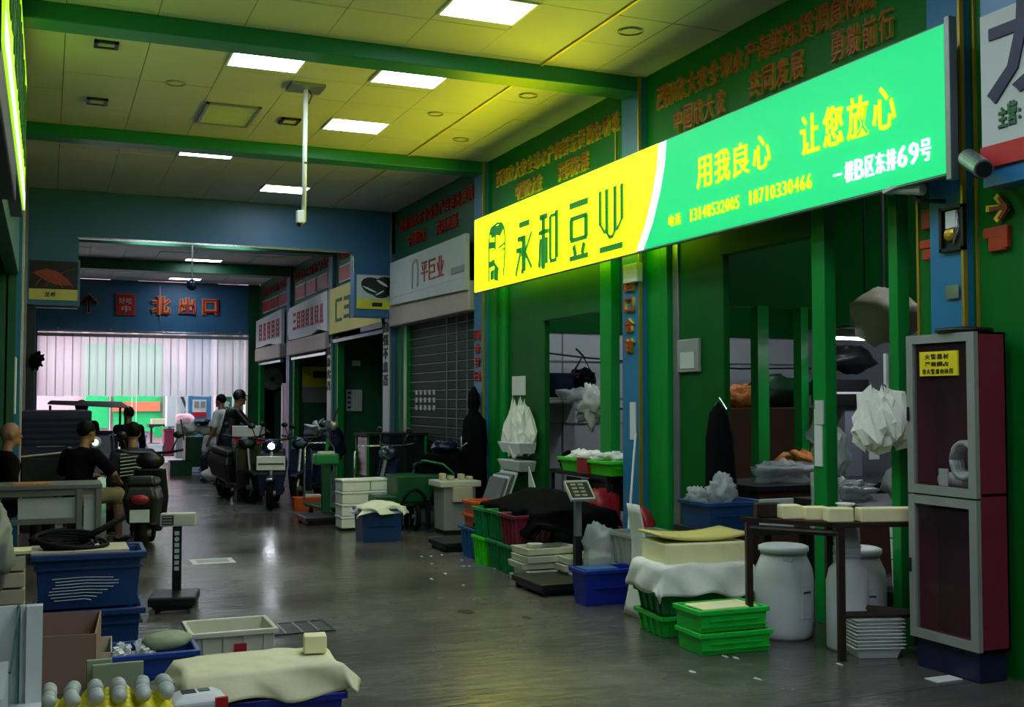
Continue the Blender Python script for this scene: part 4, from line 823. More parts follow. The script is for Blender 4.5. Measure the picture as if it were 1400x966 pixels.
# blue box on a stand behind + grey box
t = thing('work_bench', 'dark low bench behind wrapped tofu carrying blue tub', 'bench', (4.9, 7.1, 0)); MB().box(-.45, .45, -.3, .3, .56, .6).build('top', 'dark_steel', t)
for a in (-.4, .4):
    for b in (-.26, .26): MB().box(a-.02, a+.02, b-.02, b+.02, 0, .56).build('leg', 'dark_steel', t)
crate('navy blue tub with plastic bags on bench behind wrapped tofu', 4.72, 7.12, .6, .5, .4, .2, 'navy_bin', ribs=0, name='plastic_tub', cat='tub')
tag(MB().box(4.86, 5.16, 6.84, 6.86, .6, .82).build('pale_panel', 'sign_pale', bevel=.004), 'pale square panel leaning on the bench before the navy tub', 'panel')  # plain white panel
crumple('plastic_bag', 'crumpled clear plastic bag sticking out of navy tub', 'bag', (4.7, 7.1, .87), (.11, .09, .12), 'film', 5, .6, 2.5); crumple('plastic_bag', 'smaller crumpled plastic bag at left of navy tub', 'bag', (4.52, 7.15, .83), (.08, .08, .07), 'film', 9, .6, 3)
# blue crate and clear crate, second scale
crate('deep blue crate with cyan trays beside the black scale', 3.98, 7.62, 0, .46, .24, .27, 'deep_blue_crate', ribs=0, rz=-.03, name='plastic_crate', group=None)
for k in range(2):
    t = tag(MB().box(-.18, .1, -.09, .09, 0, .018).build('cyan_tray', 'pvc_frame' if 0 else 'teal_bin', bevel=.004), 'flat cyan tray lying in the deep blue crate, %s one' % ['lower', 'upper'][k], 'tray'); t.location = (3.95, 7.62, .235+.022*k)
for k in range(2): crate('clear grey ribbed crate against blue pilaster, %s one' % ['lower', 'upper'][k], 4.46, 7.86, .25*k, .44, .42, .245, 'clear_plastic', ribs=6, group='clear grey crates by the blue pilaster')
tag(MB().box(4.5, 4.6, 7.64, 7.645, .12, .17).build('label_sticker', 'sign_pale'), 'small pale sticker low on clear crate front', 'sticker')
crumple('fish_bag', 'dark translucent bag beside the clear crates', 'bag', (4.2, 8.15, .28), (.13, .14, .28), 'film', 12, .4, 2)
def scale_unit(label, x, y, L, W, px, py, H, head_m, tilt, col='black_plastic', rz=0, hx=.2, hz=.1, post='black_plastic', face='print_black'):
    t = platform_scale(label, x, y, rz, L, W, col=col)
    MB().box(px-.03, px+.03, py-.03, py+.03, .03, H-.35).build('post', post, t, bevel=.004); MB().box(px-.025, px+.025, py-.025, py+.025, H-.35, H).build('post_sleeve', 'steel' if post == 'black_plastic' else post, t)
    h = MB().cbox((0,0,0), (hx, hz*.5, hz*1.4) if tilt < .5 else (hx, hz*1.5, .03), None).build('display_head', head_m, t, bevel=.008); h.location = (px, py-.03, H+.02); h.rotation_euler = (tilt if tilt < .5 else tilt, 0, 0)
    if tilt < .5:
        MB().box(-hx*.42, -hx*.08, -hz*.25-.004, -hz*.25, -hz*.5, hz*.5).build('screen', face, h)
        for k in range(3): MB().box(-hx*.38, -hx*.12, -hz*.25-.006, -hz*.25-.003, -hz*.4+k*hz*.32, -hz*.4+k*hz*.32+hz*.18).build('window', 'grey_plastic', h)
        MB().box(hx*.0, hx*.44, -hz*.25-.003, -hz*.25, -hz*.5, hz*.45).build('plate', 'cream_plastic', h)
    else:
        MB().box(-hx*.44, hx*.44, -hz*.6, hz*.6, .015, .018).build('key_panel', 'print_black', h)
        for a in range(2):
            for b in range(4): MB().box(-hx*.3+a*hx*.3, -hx*.3+a*hx*.3+hx*.22, -hz*.5+b*hz*.28, -hz*.5+b*hz*.28+hz*.14, .018, .02).build('key', 'grey_plastic', h)
        m = MB()
        for q in ((-hx*.5,hx*.5,-hz*.75,-hz*.68), (-hx*.5,hx*.5,hz*.68,hz*.75), (-hx*.5,-hx*.46,-hz*.75,hz*.75), (hx*.46,hx*.5,-hz*.75,hz*.75)): m.box(*q, .012, .02)
        m.build('border', 'sign_pale', h)
    return t
scale_unit('black platform scale with tilted display beside deep blue crate', 3.86, 8.3, .5, .62, .21, -.02, .78, 'sign_pale', .75, hx=.22, hz=.14)
# white tray stacks behind scale
for j, (x, y, k0, L, W) in enumerate(((3.98, 8.75, 5, .5, .34), (4.25, 8.55, 4, .46, .4))):
    for k in range(k0):
        t = tag(MB().loft([[(-L/2+.01, -W/2+.01, 0), (L/2-.01, -W/2+.01, 0), (L/2-.01, W/2-.01, 0), (-L/2+.01, W/2-.01, 0)], [(-L/2, -W/2, .055), (L/2, -W/2, .055), (L/2, W/2, .055), (-L/2, W/2, .055)], [(-L/2+.02, -W/2+.02, .055), (L/2-.02, -W/2+.02, .055), (L/2-.02, W/2-.02, .055), (-L/2+.02, W/2-.02, .055)], [(-L/2+.03, -W/2+.03, .02), (L/2-.03, -W/2+.03, .02), (L/2-.03, W/2-.03, .02), (-L/2+.03, W/2-.03, .02)]]).build('foam_tray', 'cream_plastic', bevel=.004), 'cream tray in the %s stack behind the black scale, %s' % (['left', 'right'][j], ['lowest', 'second up', 'third up', 'fourth up', 'topmost'][k if k < k0-1 else 4]), 'tray', 'cream trays behind the black scale')
        t.location = (x+.02*math.sin(k*2.1), y+.02*math.cos(k*3), .06*k+.0); t.rotation_euler.z = .05*math.sin(k*5+j)
tag(MB().lathe([(.05, 0), (.07, .03), (.01, .03)], n=16).build('small_bowl', 'white_plastic'), 'small white bowl on the left cream tray stack', 'bowl').location = (3.86, 8.68, .30)
# row of green crates under black cloth
rows = ((3.98, 9.15, .36, .34, 'green_crate', 2), (4.02, 9.52, .4, .32, 'green_crate', 2), (4.0, 9.86, .4, .3, 'lime_crate', 1), (4.45, 9.5, .42, .8, 'green_crate', 2))
for j, (x, y, L, W, mm, kk) in enumerate(rows):
    for k in range(kk): crate('green ribbed crate below black cloth, %s %s' % (['first in the row from the scale', 'second in the row from the scale', 'lime-coloured third in the row', 'in the back row by the wall'][j], ['on the floor', 'stacked on top'][k]), x, y, .27*k, L, W, .265, mm if not k else ('green_crate' if j else 'maroon'), ribs=6, group='ribbed crates below the black cloth')
crate('green ribbed crate above the lime crate below black cloth', 4.0, 9.86, .27, .4, .3, .265, 'green_crate', ribs=6)
crate('medium blue ribbed crate on floor at end of the crate row', 4.02, 10.28, 0, .34, .44, .3, 'teal_bin', ribs=6)
for k in range(2): crate('orange tub on the medium blue crate, %s one' % ['lower', 'upper'][k], 4.0, 10.3, .3+.13*k, .26, .3, .13, 'orange_crate', ribs=0, taper=.01, name='plastic_tub', cat='tub', group='orange tubs on the blue crate')
drape('black_cloth', 'big black cloth draped over the row of green crates', 'cloth', 4.32, 9.5, .56, .74, 1.3, .26, 'black_cloth', seed=6, flare=.2, amp=.035, top=.16, n=56)
# red sacks on the right of cloth
crumple('red_sack', 'dark red plastic sack under the bright green tray', 'sack', (4.85, 9.35, .42), (.2, .22, .3), 'red_plastic', 3, .3, 1.8); crumple('red_sack', 'dark red sack on the floor behind clear crates', 'sack', (4.75, 8.9, .2), (.2, .18, .2), 'red_plastic', 7, .3, 1.8); crumple('red_sack', 'small red bag against green wall behind the mop handle', 'sack', (4.86, 8.55, .42), (.1, .1, .2), 'red_plastic', 8, .25, 1.8)
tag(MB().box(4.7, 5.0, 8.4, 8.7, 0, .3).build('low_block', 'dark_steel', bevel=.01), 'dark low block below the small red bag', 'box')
t = thing('mop', 'thin white mop handle leaning against the blue pilaster', 'mop', (4.55, 8.3, 0)); a = Vector((4.55, 8.35, .05)); b = Vector((4.9, 8.78, 1.25)); MB().tube([a, b], .011, 8).build('handle', 'white_plastic', t, world=True); MB().blob((4.54, 8.34, .08), (.08, .08, .08), 3, .5).build('mop_head', 'grey_plastic', t, world=True, smooth=True)
# bright green tray on table in bay B opening
t = thing('display_table', 'black-legged table inside shop doorway carrying bright green tray', 'table', (5.25, 9.9, 0)); MB().box(-.4, .3, -.65, .65, .80, .84).build('top', 'black_plastic', t)
for a in (-.37, .27):
    for b in (-.62, .62): MB().box(a-.02, a+.02, b-.02, b+.02, 0, .8).build('leg', 'dark_steel', t)
MB().box(-.3, .25, -.6, .3, .5, .75).build('drawer_box', 'black_plastic', t); MB().box(-.36, -.34, .0, .3, .5, .78).build('front_panel', 'dark_steel', t)
t = crate('bright lime green tray with white packages in shop doorway', 5.05, 9.7, .84, .44, 1.1, .14, 'lime_crate', ribs=0, taper=.03, name='shallow_tray', cat='tray'); MB().box(-.24, -.2, -.12, .1, .0, .15).build('red_strip', 'red_plastic', t, label='red strip')
for k in range(4): crumple('white_package', 'crumpled white package in lime tray, %s' % ['at its far end', 'second from the far end', 'third from the far end', 'nearest the pilaster'][k], 'package', (4.98+.03*k, 10.08-.2*k, .99), (.12, .13, .06), 'white_cloth', 20+k, .5, 2, group='white packages in the lime tray')
crumple('black_bag', 'small black bag at left end of the display table', 'bag', (5.05, 10.42, .92), (.12, .12, .1), 'black_cloth', 2, .3)
# hanging things inside bay B
bp_ = wy(764, 543, 11.75)
t = thing('blue_basin', 'large dark blue basin resting on wall shelf inside the shop', 'basin', (bp_.x, 11.75, bp_.z)); MB().lathe([(.2, 0), (.27, .2), (.30, .28), (.31, .28), (.30, .26), (.27, .22), (.18, .02)], n=28).build('basin', 'navy', t, smooth=True)
t = thing('wall_shelf', 'grey shelf inside the shop holding the blue basin', 'shelf', (bp_.x, 11.75, bp_.z-.035)); MB().box(-.4, .75, -.35, 1.07, 0, .03).build('board', 'grey_plastic', t)
def at_(u, v, y): p = wy(u, v, y); return (p.x, p.y, p.z)
t = thing('coat_hanger', 'black triangular hanger above the blue basin', 'hanger', at_(797, 500, 11.5)); MB().tube([(-.15, 0, -.12), (0, 0, .12), (.16, 0, -.16), (-.15, 0, -.12)], .015, 6).tube([(0, 0, .12), (-.09, 0, .2)], .012, 6).build('frame', 'black_plastic', t)
crumple('dark_bag', 'dark bag bunched beside the blue basin', 'bag', at_(795, 522, 11.6), (.18, .15, .14), 'black_cloth', 31, .4); crumple('white_bag', 'white plastic bags hanging right of the blue basin', 'bag', at_(808, 553, 11.3), (.14, .12, .2), 'white_cloth', 33, .6, 2.5); crumple('grey_bag', 'grey plastic bag drooping under the shelf edge', 'bag', at_(785, 540, 11.35), (.2, .1, .08), 'film', 35, .6, 2)
tag(MB().box(5.62, 5.68, 10.1, 10.16, .84, 1.45).build('black_device', 'black_plastic', bevel=.01), 'slim black device standing at the right of the doorway table', 'device')
tag(MB().box(5.5, 5.75, 10.0, 10.25, 1.45, 1.47).build('small_shelf', 'black_plastic', bevel=.004), 'thin black plate on top of the slim black device', 'shelf')
hangbag('bunch of white plastic bags hanging on green panel over white trays', Vector((4.95, 11.5, 1.52)), .5, .55, 'white_cloth', 3)
for k in range(2): 
    t = thing('foam_box', 'white foam box fixed under the hanging bags, %s one' % ['upper', 'lower'][k], 'box', (4.9, 11.5, 1.02-.2*k)); MB().loft([[(-.08, -.26, -.16+.1), (.1, -.26, -.06), (.1, .26, -.06), (-.08, .26, -.06)], [(-.12, -.32, .06), (.1, -.32, .06), (.1, .32, .06), (-.12, .32, .06)]]).build('box', 'foam' if not k else 'white_plastic', t, bevel=.01)
t = thing('door_lock', 'small black padlock below the foam boxes', 'lock', (5.02, 11.7, .68)); MB().lathe([(.03, 0), (.03, .02)], n=14).build('body', 'black_plastic', t); MB().tube([(0, 0, .02), (0, 0, .08)], .02, 8).build('shackle', 'black_plastic', t)
for i, yy in enumerate((11.9, 11.1)):
    t = thing('metal_bracket', 'white triangular bracket standing behind the black cloth, %s one' % ['left', 'right'][i], 'bracket', (4.86, yy, .55)); MB().poly([(0, 0, 0), (0, -.22, 0), (0, 0, .28)], (1, 0, 0), .012).build('plate', 'sign_pale', t)
    MB().box(-.02, .03, -.22, 0, -.55, 0).build('support', 'dark_steel', t)
# black raincoat hanging by the pilaster of shutter bay
t = thing('hanging_raincoat', 'black hooded raincoat hanging on pilaster left of white bags', 'coat', (4.86, 12.75, 1.0))
m = MB(); prof = [(.03, .72), (.12, .62), (.13, .5), (.09, .42), (.24, .3), (.27, .05), (.25, -.2), (.27, -.45), (.24, -.62), (.1, -.64)]
m.loft([[(r*.45*math.cos(2*PI*j/20)*(1+.2*math.sin(j*2.3)), r*math.sin(2*PI*j/20)*(1+.12*noise.noise(Vector((j, i, 2))))+(.03 if z > .4 else 0), z) for j in range(20)] for i, (r, z) in enumerate(prof)]); m.build('coat', 'black_cloth', t, smooth=True)
MB().tube([(-.1, .2, .1), (-.13, .1, -.02), (-.12, -.05, .03)], .008, 5).build('drawstring', 'white_plastic', t)
hb = thing('hanging_coat', 'long black coat hanging on dark green panel of main shop', 'coat', (4.97, 7.55, 1.15))
m = MB(); prof = [(.02, .38), (.1, .3), (.15, .1), (.17, -.25), (.18, -.5), (.1, -.58)]
m.loft([[(r*.5*math.cos(2*PI*j/16)*(1+.2*math.sin(j*2.3)), r*math.sin(2*PI*j/16)*(1+.2*noise.noise(Vector((j, i, 5))))-.1*(.4-z)*.5, z) for j in range(16)] for i, (r, z) in enumerate(prof)]); m.build('coat', 'black_cloth', hb, smooth=True); MB().tube([(-.03, 0, .36), (-.04, -.08, .42), (-.02, -.15, .33)], .006, 5).build('hanger_hook', 'chrome', hb)
hangbag('bunch of white plastic bags hanging on post beside the fire cabinet', Vector((4.9, 5.56, 1.62)), .34, .36, 'white_cloth', 7)
tag(MB().box(-.01, .01, -.012, .012, 0, .3).build('paper_strip', 'white_plastic'), 'white strip above the bags hanging by fire cabinet', 'strip').location = (4.97, 5.62, 1.55)
hangbag('clear bags hanging on inner green post of main shop', Vector((5.35, 6.6, 1.35)), .22, .35, 'film', 11); hangbag('lower white bags at the foot of inner green post', Vector((5.3, 6.6, 1.0)), .22, .4, 'film', 13)
tag(MB().box(4.985, 4.998, 6.27, 6.36, 1.38, 1.55).build('green_white_sticker', 'sign_pale', bevel=.003), 'crumpled pale sticker on front green post', 'sticker')
# counters and goods inside bay A
t = thing('shop_counter', 'brown counter inside main shop carrying goods', 'counter', (6.2, 8.3, 0)); MB().box(-.6, 1.5, -.4, .4, .0, .78).build('body', 'cardboard_dark', t); MB().box(-.65, 1.55, -.45, .45, .78, .82).build('top', 'dark_steel', t)
zc_ = wy(1040, 557, 10.8).z
t = thing('back_cabinet', 'dark brown cabinet behind counter under orange goods', 'cabinet', (7.5, 11.2, 0)); MB().box(-1.2, 1.6, -.4, .4, 0, zc_).build('body', 'cardboard_dark', t, bevel=.01)
crumple('orange_goods', 'heap of orange packaged food on the dark brown cabinet', 'food', at_(1013, 544, 10.95), (.3, .15, .14), 'orange_food', 41, .4, 3); crumple('green_bag_heap', 'big heap of dark green bags beside the orange food', 'bag', at_(1062, 537, 11.1), (.45, .25, .2), 'green_bag', 42, .3, 2)
crumple('plastic_bag', 'clear plastic bag on the counter in main shop', 'bag', (6.1, 8.2, .90), (.32, .2, .1), 'film', 43, .6, 2.5); crumple('orange_packet', 'crumpled packets with orange print on the counter', 'packet', (6.7, 8.6, .95), (.28, .18, .12), 'orange_food', 44, .6, 3); crumple('plastic_bag', 'pale plastic bag standing on counter right side', 'bag', (6.5, 8.2, 1.2), (.12, .1, .2), 'film', 45, .5, 2)
t = thing('shop_bench', 'grey metal bench inside the main shop with wrapped bundles', 'bench', (5.85, 6.2, 0)); MB().box(-.5, .6, -.6, .9, .76, .8).build('top', 'dark_steel', t)
for a in (-.45, .55):
    for b in (-.55, .85): MB().box(a-.02, a+.02, b-.02, b+.02, 0, .76).build('leg', 'dark_steel', t)
for k, (x, y, r) in enumerate(((5.75, 6.25, .2), (6.0, 6.0, .2), (5.7, 5.85, .17))):
    t = thing('wrapped_bundle', 'bundle of bags wrapped in clear film, %s on the metal bench' % ['left one', 'back one', 'right one'][k], 'bundle', (x, y, .8+r*.8), .5*k, 'wrapped bundles on the metal bench')
    MB().blob((0, 0, 0), (r*1.1, r*.8, r*.85), 50+k, .35, 3).build('film_wrap', 'film', t, smooth=True); MB().blob((0, 0, -.02), (r*.85, r*.6, r*.6), 60+k, .3, 5).build('bags', 'sign_pale' if k else 'gold', t, smooth=True)
crumple('plastic_bag', 'flat pile of pale plastic bags on left of metal bench', 'bag', (5.65, 6.85, .87), (.22, .22, .07), 'film', 47, .6, 2.5)
t = thing('hanging_lamp', 'grey flat lamp shade hanging in the main shop', 'lamp', at_(1183, 462, 8.0)); MB().box(-.5, .7, -.12, .12, 0, .07).build('shade', 'grey_plastic', t, bevel=.01); MB().box(-.45, .65, -.08, .08, -.015, 0).build('tube', 'tube_lamp', t); MB().tube([(0, 0, .05), (0, 0, 4.3-at_(1183, 462, 8.0)[2])], .008, 5).build('cord', 'black_plastic', t)
t = thing('covered_fan', 'large fan wrapped in pale cloth near shop ceiling', 'fan', at_(1208, 432, 7.6)); MB().blob((0, 0, 0), (.3, .3, .22), 71, .3, 2).build('cover', 'beige', t, smooth=True); MB().tube([(0, 0, .1), (0, 0, 4.3-at_(1208, 432, 7.6)[2])], .015, 6).build('rod', 'steel', t)
t = thing('black_fan', 'black wall fan inside the main shop at right', 'fan', at_(1162, 505, 8.7)); MB().blob((0, 0, .1), (.28, .15, .13), 72, .35, 2).build('head', 'black_plastic', t, smooth=True); MB().box(-.35, .1, -.15, .15, -.35, -.1).build('base_box', 'black_plastic', t); MB().box(-.36, .11, -.16, -.15, -.24, -.22).build('stripe', 'white_plastic', t); MB().box(-.15, .05, -.1, .1, -at_(1162, 505, 8.7)[2], -.35).build('column', 'grey_wall', t)
t = thing('red_bin', 'dark red bin standing by back wall of main shop', 'bin', (7.6, 7.6, 0)); MB().lathe([(.2, 0), (.26, 1.0), (.01, 1.0)], n=20).build('body', 'red_plastic', t, smooth=False)
tag(MB().box(-.06, .06, -.004, .004, -.06, .06).build('switch_plate', 'white_plastic'), 'small white switch plate on column in main shop', 'switch').location = at_(1195, 619, 8.4)
t = thing('hanging_cable', 'thin black cable sagging across the shop wall', 'cable', (7.5, 12.7, 2.1)); MB().tube([(-2.2, 0, .1), (-1.2, 0, 0), (0, 0, -.08), (1.2, 0, -.12), (2.4, 0, -.1)], .012, 5).build('cable', 'black_plastic', t)
# ================================================================== MIDDLE GROUND
# grey bin machine
t = thing('grey_machine', 'grey box-shaped machine with fittings on top standing before the shutter', 'machine', (4.42, 12.25, 0))
MB().loft([[(-.19, -.17, .05), (.19, -.17, .05), (.19, .17, .05), (-.19, .17, .05)], [(-.2, -.18, .55), (.2, -.18, .55), (.2, .18, .55), (-.2, .18, .55)]]).build('body', 'grey_plastic', t, bevel=.01); MB().box(-.25, .25, -.22, .22, .55, .62).build('top_slab', 'cream_plastic', t, bevel=.01); MB().box(-.1, .14, -.24, -.18, .38, .55).build('hopper', 'beige', t, bevel=.01)
for a, b, c in ((-.15, .08, .1), (-.05, .05, .08), (.08, .07, .07), (.18, .04, .1)): MB().box(a-.03, a+.03, -.05, .05, .62, .62+b).build('fitting', 'beige', t, bevel=.008)
MB().box(-.18, .18, -.16, .16, 0, .05).build('base', 'black_plastic', t)
t = platform_scale('low black platform scale on floor left of the blue crate', 4.02, 10.95, 0, .55, .5)
# white papers rack
t = thing('board_stack', 'stack of white boards leaning behind the orange tubs', 'boards', (4.3, 11.0, 0))
for k in range(4): MB().cbox((.05+.04*k, 0, .40+.02*k), (.02, .45, .7), rot(0, 0, .35)).build('board', 'sign_pale' if k % 2 else 'steel', t)
MB().box(-.1, .3, -.2, .2, 0, .08).build('foot', 'dark_steel', t)
# motorbike covered by dark cloth in front of shutter
scooter('dark scooter parked against the shutter behind the grey machine', 4.3, 13.4, -1.2)
drape('dark_cover', 'dark cover thrown over scooter by the shutter', 'cover', 4.62, 13.1, .88, .4, .7, .3, 'black_cloth', rz=-.6, seed=9, flare=.3, amp=.04)
crumple('blue_bag', 'shiny dark blue bag on the covered scooter', 'bag', (4.55, 12.95, .98), (.16, .14, .08), 'moto_blue', 14, .5)
# green machine / cart
t = thing('green_handcart', 'green metal handcart with two black arched wheels', 'cart', (4.12, 12.75, 0))
MB().box(-.3, .45, -.2, .35, .35, .66).build('tub', 'machine_green', t, bevel=.015); MB().box(-.55, .2, -.15, .2, .3, .42).build('tray', 'machine_green', t, bevel=.01)
for x in (-.12, .22):
    q = MB(); q.tube([(x+.1*math.cos(PI*k/10)*1.6, -.28, .26+.24*math.sin(PI*k/10)) for k in range(11)], .02, 6); q.tube([(x+.16, -.28, .26), (x+.16, -.28, 0.03)], .02, 6).tube([(x-.16, -.28, .26), (x-.16, -.28, 0.03)], .02, 6); q.build('arched_frame', 'black_rubber', t)
wheel(t, (-.05, -.1, .17), .17, .06); wheel(t, (.32, -.1, .17), .17, .06)
for k in range(3): MB().tube([(.05+.03*k, .3, .66), (.1+.03*k, .1, .82), (.3, -.1, .78), (.42, -.18, .66)], .012, 6).build('hose', 'green_crate', t, smooth=True)
# blue box with cloth
crate('navy blue box with white cloth on top, alone on the floor', 3.42, 11.98, 0, .46, .36, .36, 'navy_bin', ribs=0, name='plastic_tub', cat='tub')
drape('white_cloth', 'white cloth heaped over the navy box on floor', 'cloth', 3.42, 11.96, .37, .46, .36, .08, 'white_cloth', seed=4, flare=.2, amp=.05, top=.06)
# foam box stacks and trolley
for j, (x, y, w_, n_) in enumerate(((3.42, 13.1, .34, 4), (3.82, 13.15, .42, 4))):
    for k in range(n_):
        t = thing('foam_box', 'white foam box behind the navy tub, %s stack, %s' % (['left', 'right'][j], ['lowest', 'second', 'third', 'topmost'][k]), 'box', (x, y, .03+.145*k), .02*k, 'white foam boxes behind the navy tub')
        MB().box(-w_/2, w_/2, -.15, .15, 0, .11).build('body', 'foam', t, bevel=.008); MB().box(-w_/2-.008, w_/2+.008, -.158, .158, .112, .14).build('lid', 'foam', t, bevel=.008)
def trolley(label, x, y, rz, h=.95, w_=.45, m='chrome', base='machine_green'):
    t = thing('hand_trolley', label, 'trolley', (x, y, 0), rz)
    MB().box(-w_/2, w_/2, -.7, 0, .12, .16).build('deck', base, t, bevel=.01); MB().tube([(-w_/2, 0, .14), (-w_/2, 0, h-.08), (-w_/2+.06, 0, h), (w_/2-.06, 0, h), (w_/2, 0, h-.08), (w_/2, 0, .14)], .014, 8).build('handle', m, t, smooth=True)
    for a in (-1, 1):
        for b in (-.1, -.6): MB().lathe([(.05, 0), (.05, .03)], n=12).build('castor', 'black_rubber', t).location = (a*(w_/2-.05), b, .06); 
    for o in t.children:
        if o.name.startswith('castor'): o.rotation_euler = (0, PI/2, 0)
    return t
trolley('green platform trolley with looped chrome handle, nearer one', 3.85, 13.75, .1, .97, .5); trolley('green platform trolley with looped chrome handle, farther one', 3.45, 15.0, .1, .97, .42)
t = thing('green_cabinet', 'dark glass counter with green frame before the recessed green wall', 'counter', (4.55, 15.3, 0)); MB().box(-.42, .42, -.3, .3, .0, .5).build('base_box', 'green_leaf', t); MB().box(-.42, .42, -.3, .3, .5, 1.05).build('glass_case', 'dark_glass', t); MB().box(-.45, .45, -.33, .33, 1.05, 1.09).build('top_plate', 'black_plastic', t)
for a in (-.42, .42):
    for b in (-.3, .3): MB().box(a-.015, a+.015, b-.015, b+.015, .5, 1.06).build('post', 'green_frame', t)
t = platform_scale('large green-posted platform scale with black deck left of foam boxes', 3.35, 13.95, 0, .75, .6, col='black_plastic')
MB().box(-.05, .05, .2, .3, .1, .72).build('post', 'machine_green', t); MB().box(-.16, .16, .16, .34, .72, .86).build('green_pan', 'green_crate', t, bevel=.02); MB().box(-.1, .1, .18, .3, .86, .89).build('white_bag', 'white_plastic', t); MB().tube([(0, .25, .8), (.02, .25, 1.05)], .02, 8).build('stem', 'green_frame', t); MB().sph((.1, .25, 1.22), (.06, .04, .06), 12, 8).build('dial', 'steel', t, smooth=True); MB().tube([(.02, .25, 1.0), (.1, .25, 1.3), (.16, .25, 1.45)], .012, 6).build('arm', 'dark_steel', t)
t = tag(MB().box(-.21, .21, -.12, .12, 0, .19).build('carton', 'orange_crate', bevel=.008), 'orange-brown carton on floor beside parked scooters', 'box'); t.location = (3.43, 15.6, 0)
tag(MB().box(-.12, .1, -.08, .08, 0, .03).build('paper_pack', 'white_plastic', bevel=.004), 'white paper lying on orange-brown carton', 'paper').location = (3.5, 15.6, .19)
# scooters facing camera
scooter('dark blue scooter with glowing headlight and white front panel', 3.08, 16.35, -.25, lit=True, panel=True); scooter('dark scooter parked right of the one with the headlight', 3.75, 17.0, -.5)
scooter('dark scooter behind the headlight scooter, left side', 2.75, 17.6, .2, body='black_plastic')
crumple('raincover', 'pale rain cover bundled on the right dark scooter', 'cover', (3.95, 17.2, 1.08), (.2, .16, .14), 'steel', 17, .5); crumple('rain_cape', 'dark cape over the handlebar of the right scooter', 'cape', (4.1, 17.3, .85), (.28, .3, .35), 'moto_blue', 18, .3, 2)
# people right far
person('person in dark clothes and black cap leaning over delivery box', 2.72, 18.6, -1.35, 'stand', 'black_plastic', 'jeans', hat='black_plastic', sleeves='long', lean=.35, arms=[((-.3, .3, 1.12), (-.2, .58, 1.05)), ((.3, .3, 1.12), (.2, .58, 1.05))])
person('person in white shirt behind person in black cap', 3.0, 20.6, .8, 'stand', 'shirt_white', 'jeans', s=.95, lean=.15)
person('person in dark apron standing in green doorway by white pillar', 5.3, 17.6, 1.9, 'stand', 'shirt_dark', 'black_cloth')
t = thing('delivery_box', 'white, red and green striped delivery box on stand', 'box', (2.92, 17.6, .0))
for z0, z1, m_ in ((.62, .85, 'machine_green'), (.86, .97, 'print_red'), (.975, 1.15, 'white_plastic')): MB().box(-.22, .22, -.2, .2, z0, z1).build('band', m_, t, bevel=.006)
MB().box(-.2, .2, -.18, .18, 0, .62).build('stand', 'black_plastic', t)
crumple('white_sack', 'white sack lying on floor left of scooters', 'sack', (3.05, 21.6, .15), (.32, .25, .16), 'white_cloth', 21, .2, 1.5)
person('person in white cap squatting by white sack on floor', 3.15, 22.3, 2.6, 'sit', 'shirt_white', 'shirt_dark', hat='white_plastic', lean=.5, z=-.12, legs=[((-.16, .38, .55), (-.17, .30, .2)), ((.16, .38, .55), (.17, .30, .2))])
t = thing('green_crate_box', 'plain dark green box on floor before the exit', 'box', (2.58, 23.95, 0)); MB().box(-.22, .22, -.2, .2, 0, .3).build('body', 'machine_green', t, bevel=.01); MB().box(-.23, .23, -.21, .21, .27, .3).build('rim', 'machine_green', t)
t = thing('green_stall_cart', 'dark green stall cart loaded with white bags', 'cart', (3.15, 24.4, 0)); MB().box(-.45, .5, -.3, .3, .15, .78).build('body', 'machine_green', t, bevel=.02); MB().tube([(-.5, -.35, .1), (-.4, -.4, .05), (.5, -.4, .05)], .02, 6).build('bumper', 'steel', t)
for a in (-.35, .4): wheel(t, (a, -.2, .14), .14, .06)
MB().tube([(-.45, 0, .7), (-.52, 0, 1.15)], .02, 6).build('handle', 'steel', t)
for k in range(3): crumple('white_sack', 'white bag on the dark green stall cart, %s' % ['left', 'middle', 'right'][k], 'sack', (2.85+.32*k, 24.4, .93), (.2, .2, .13), 'white_cloth', 22+k, .3, 2, group='white bags on the green cart')
tag(MB().lathe([(.2, 0), (.22, .05), (.1, .1), (.01, .1)], n=18).build('dark_hat', 'black_plastic'), 'dark round lid on top of white bags on green cart', 'lid').location = (3.1, 24.3, 1.05)
# pole camera
t = thing('pole_camera', 'small camera at the bottom of a long white ceiling pole', 'camera', (2.2, 10.24, 4.5))
MB().box(-.16, .16, -.14, .14, -.03, 0).build('ceiling_plate', 'steel', t); MB().tube([(0, 0, -.02), (-.01, 0, -1.28)], .022, 12).build('pole', 'white_plastic', t, smooth=True); MB().tube([(0, 0, -.72), (0, 0, -.735)], .025, 12).build('ring', 'black_plastic', t)
MB().box(-.08, -.01, -.05, .03, -1.3, -1.18).build('camera_body', 'white_plastic', t, bevel=.008); MB().lathe([(.03, 0), (.02, -.03)], (-.05, -.01, -1.3), 12).build('lens', 'black_plastic', t); MB().tube([(.02, 0, -.02), (.06, 0, -.08), (.03, 0, -.16)], .008, 6).build('cable', 'black_plastic', t)
t = thing('pole_camera', 'dark dome camera on thin rod beyond the blue header', 'camera', (2.2, 19.0, 4.5)); MB().tube([(0, 0, 0), (0, 0, -.98)], .014, 8).build('rod', 'steel', t); MB().sph((0, 0, -1.03), (.09, .09, .1), 14, 10).build('dome', 'moto_blue', t, smooth=True); MB().cbox((0, 0, -.02), (.3, .1, .04)).build('plate', 'steel', t)
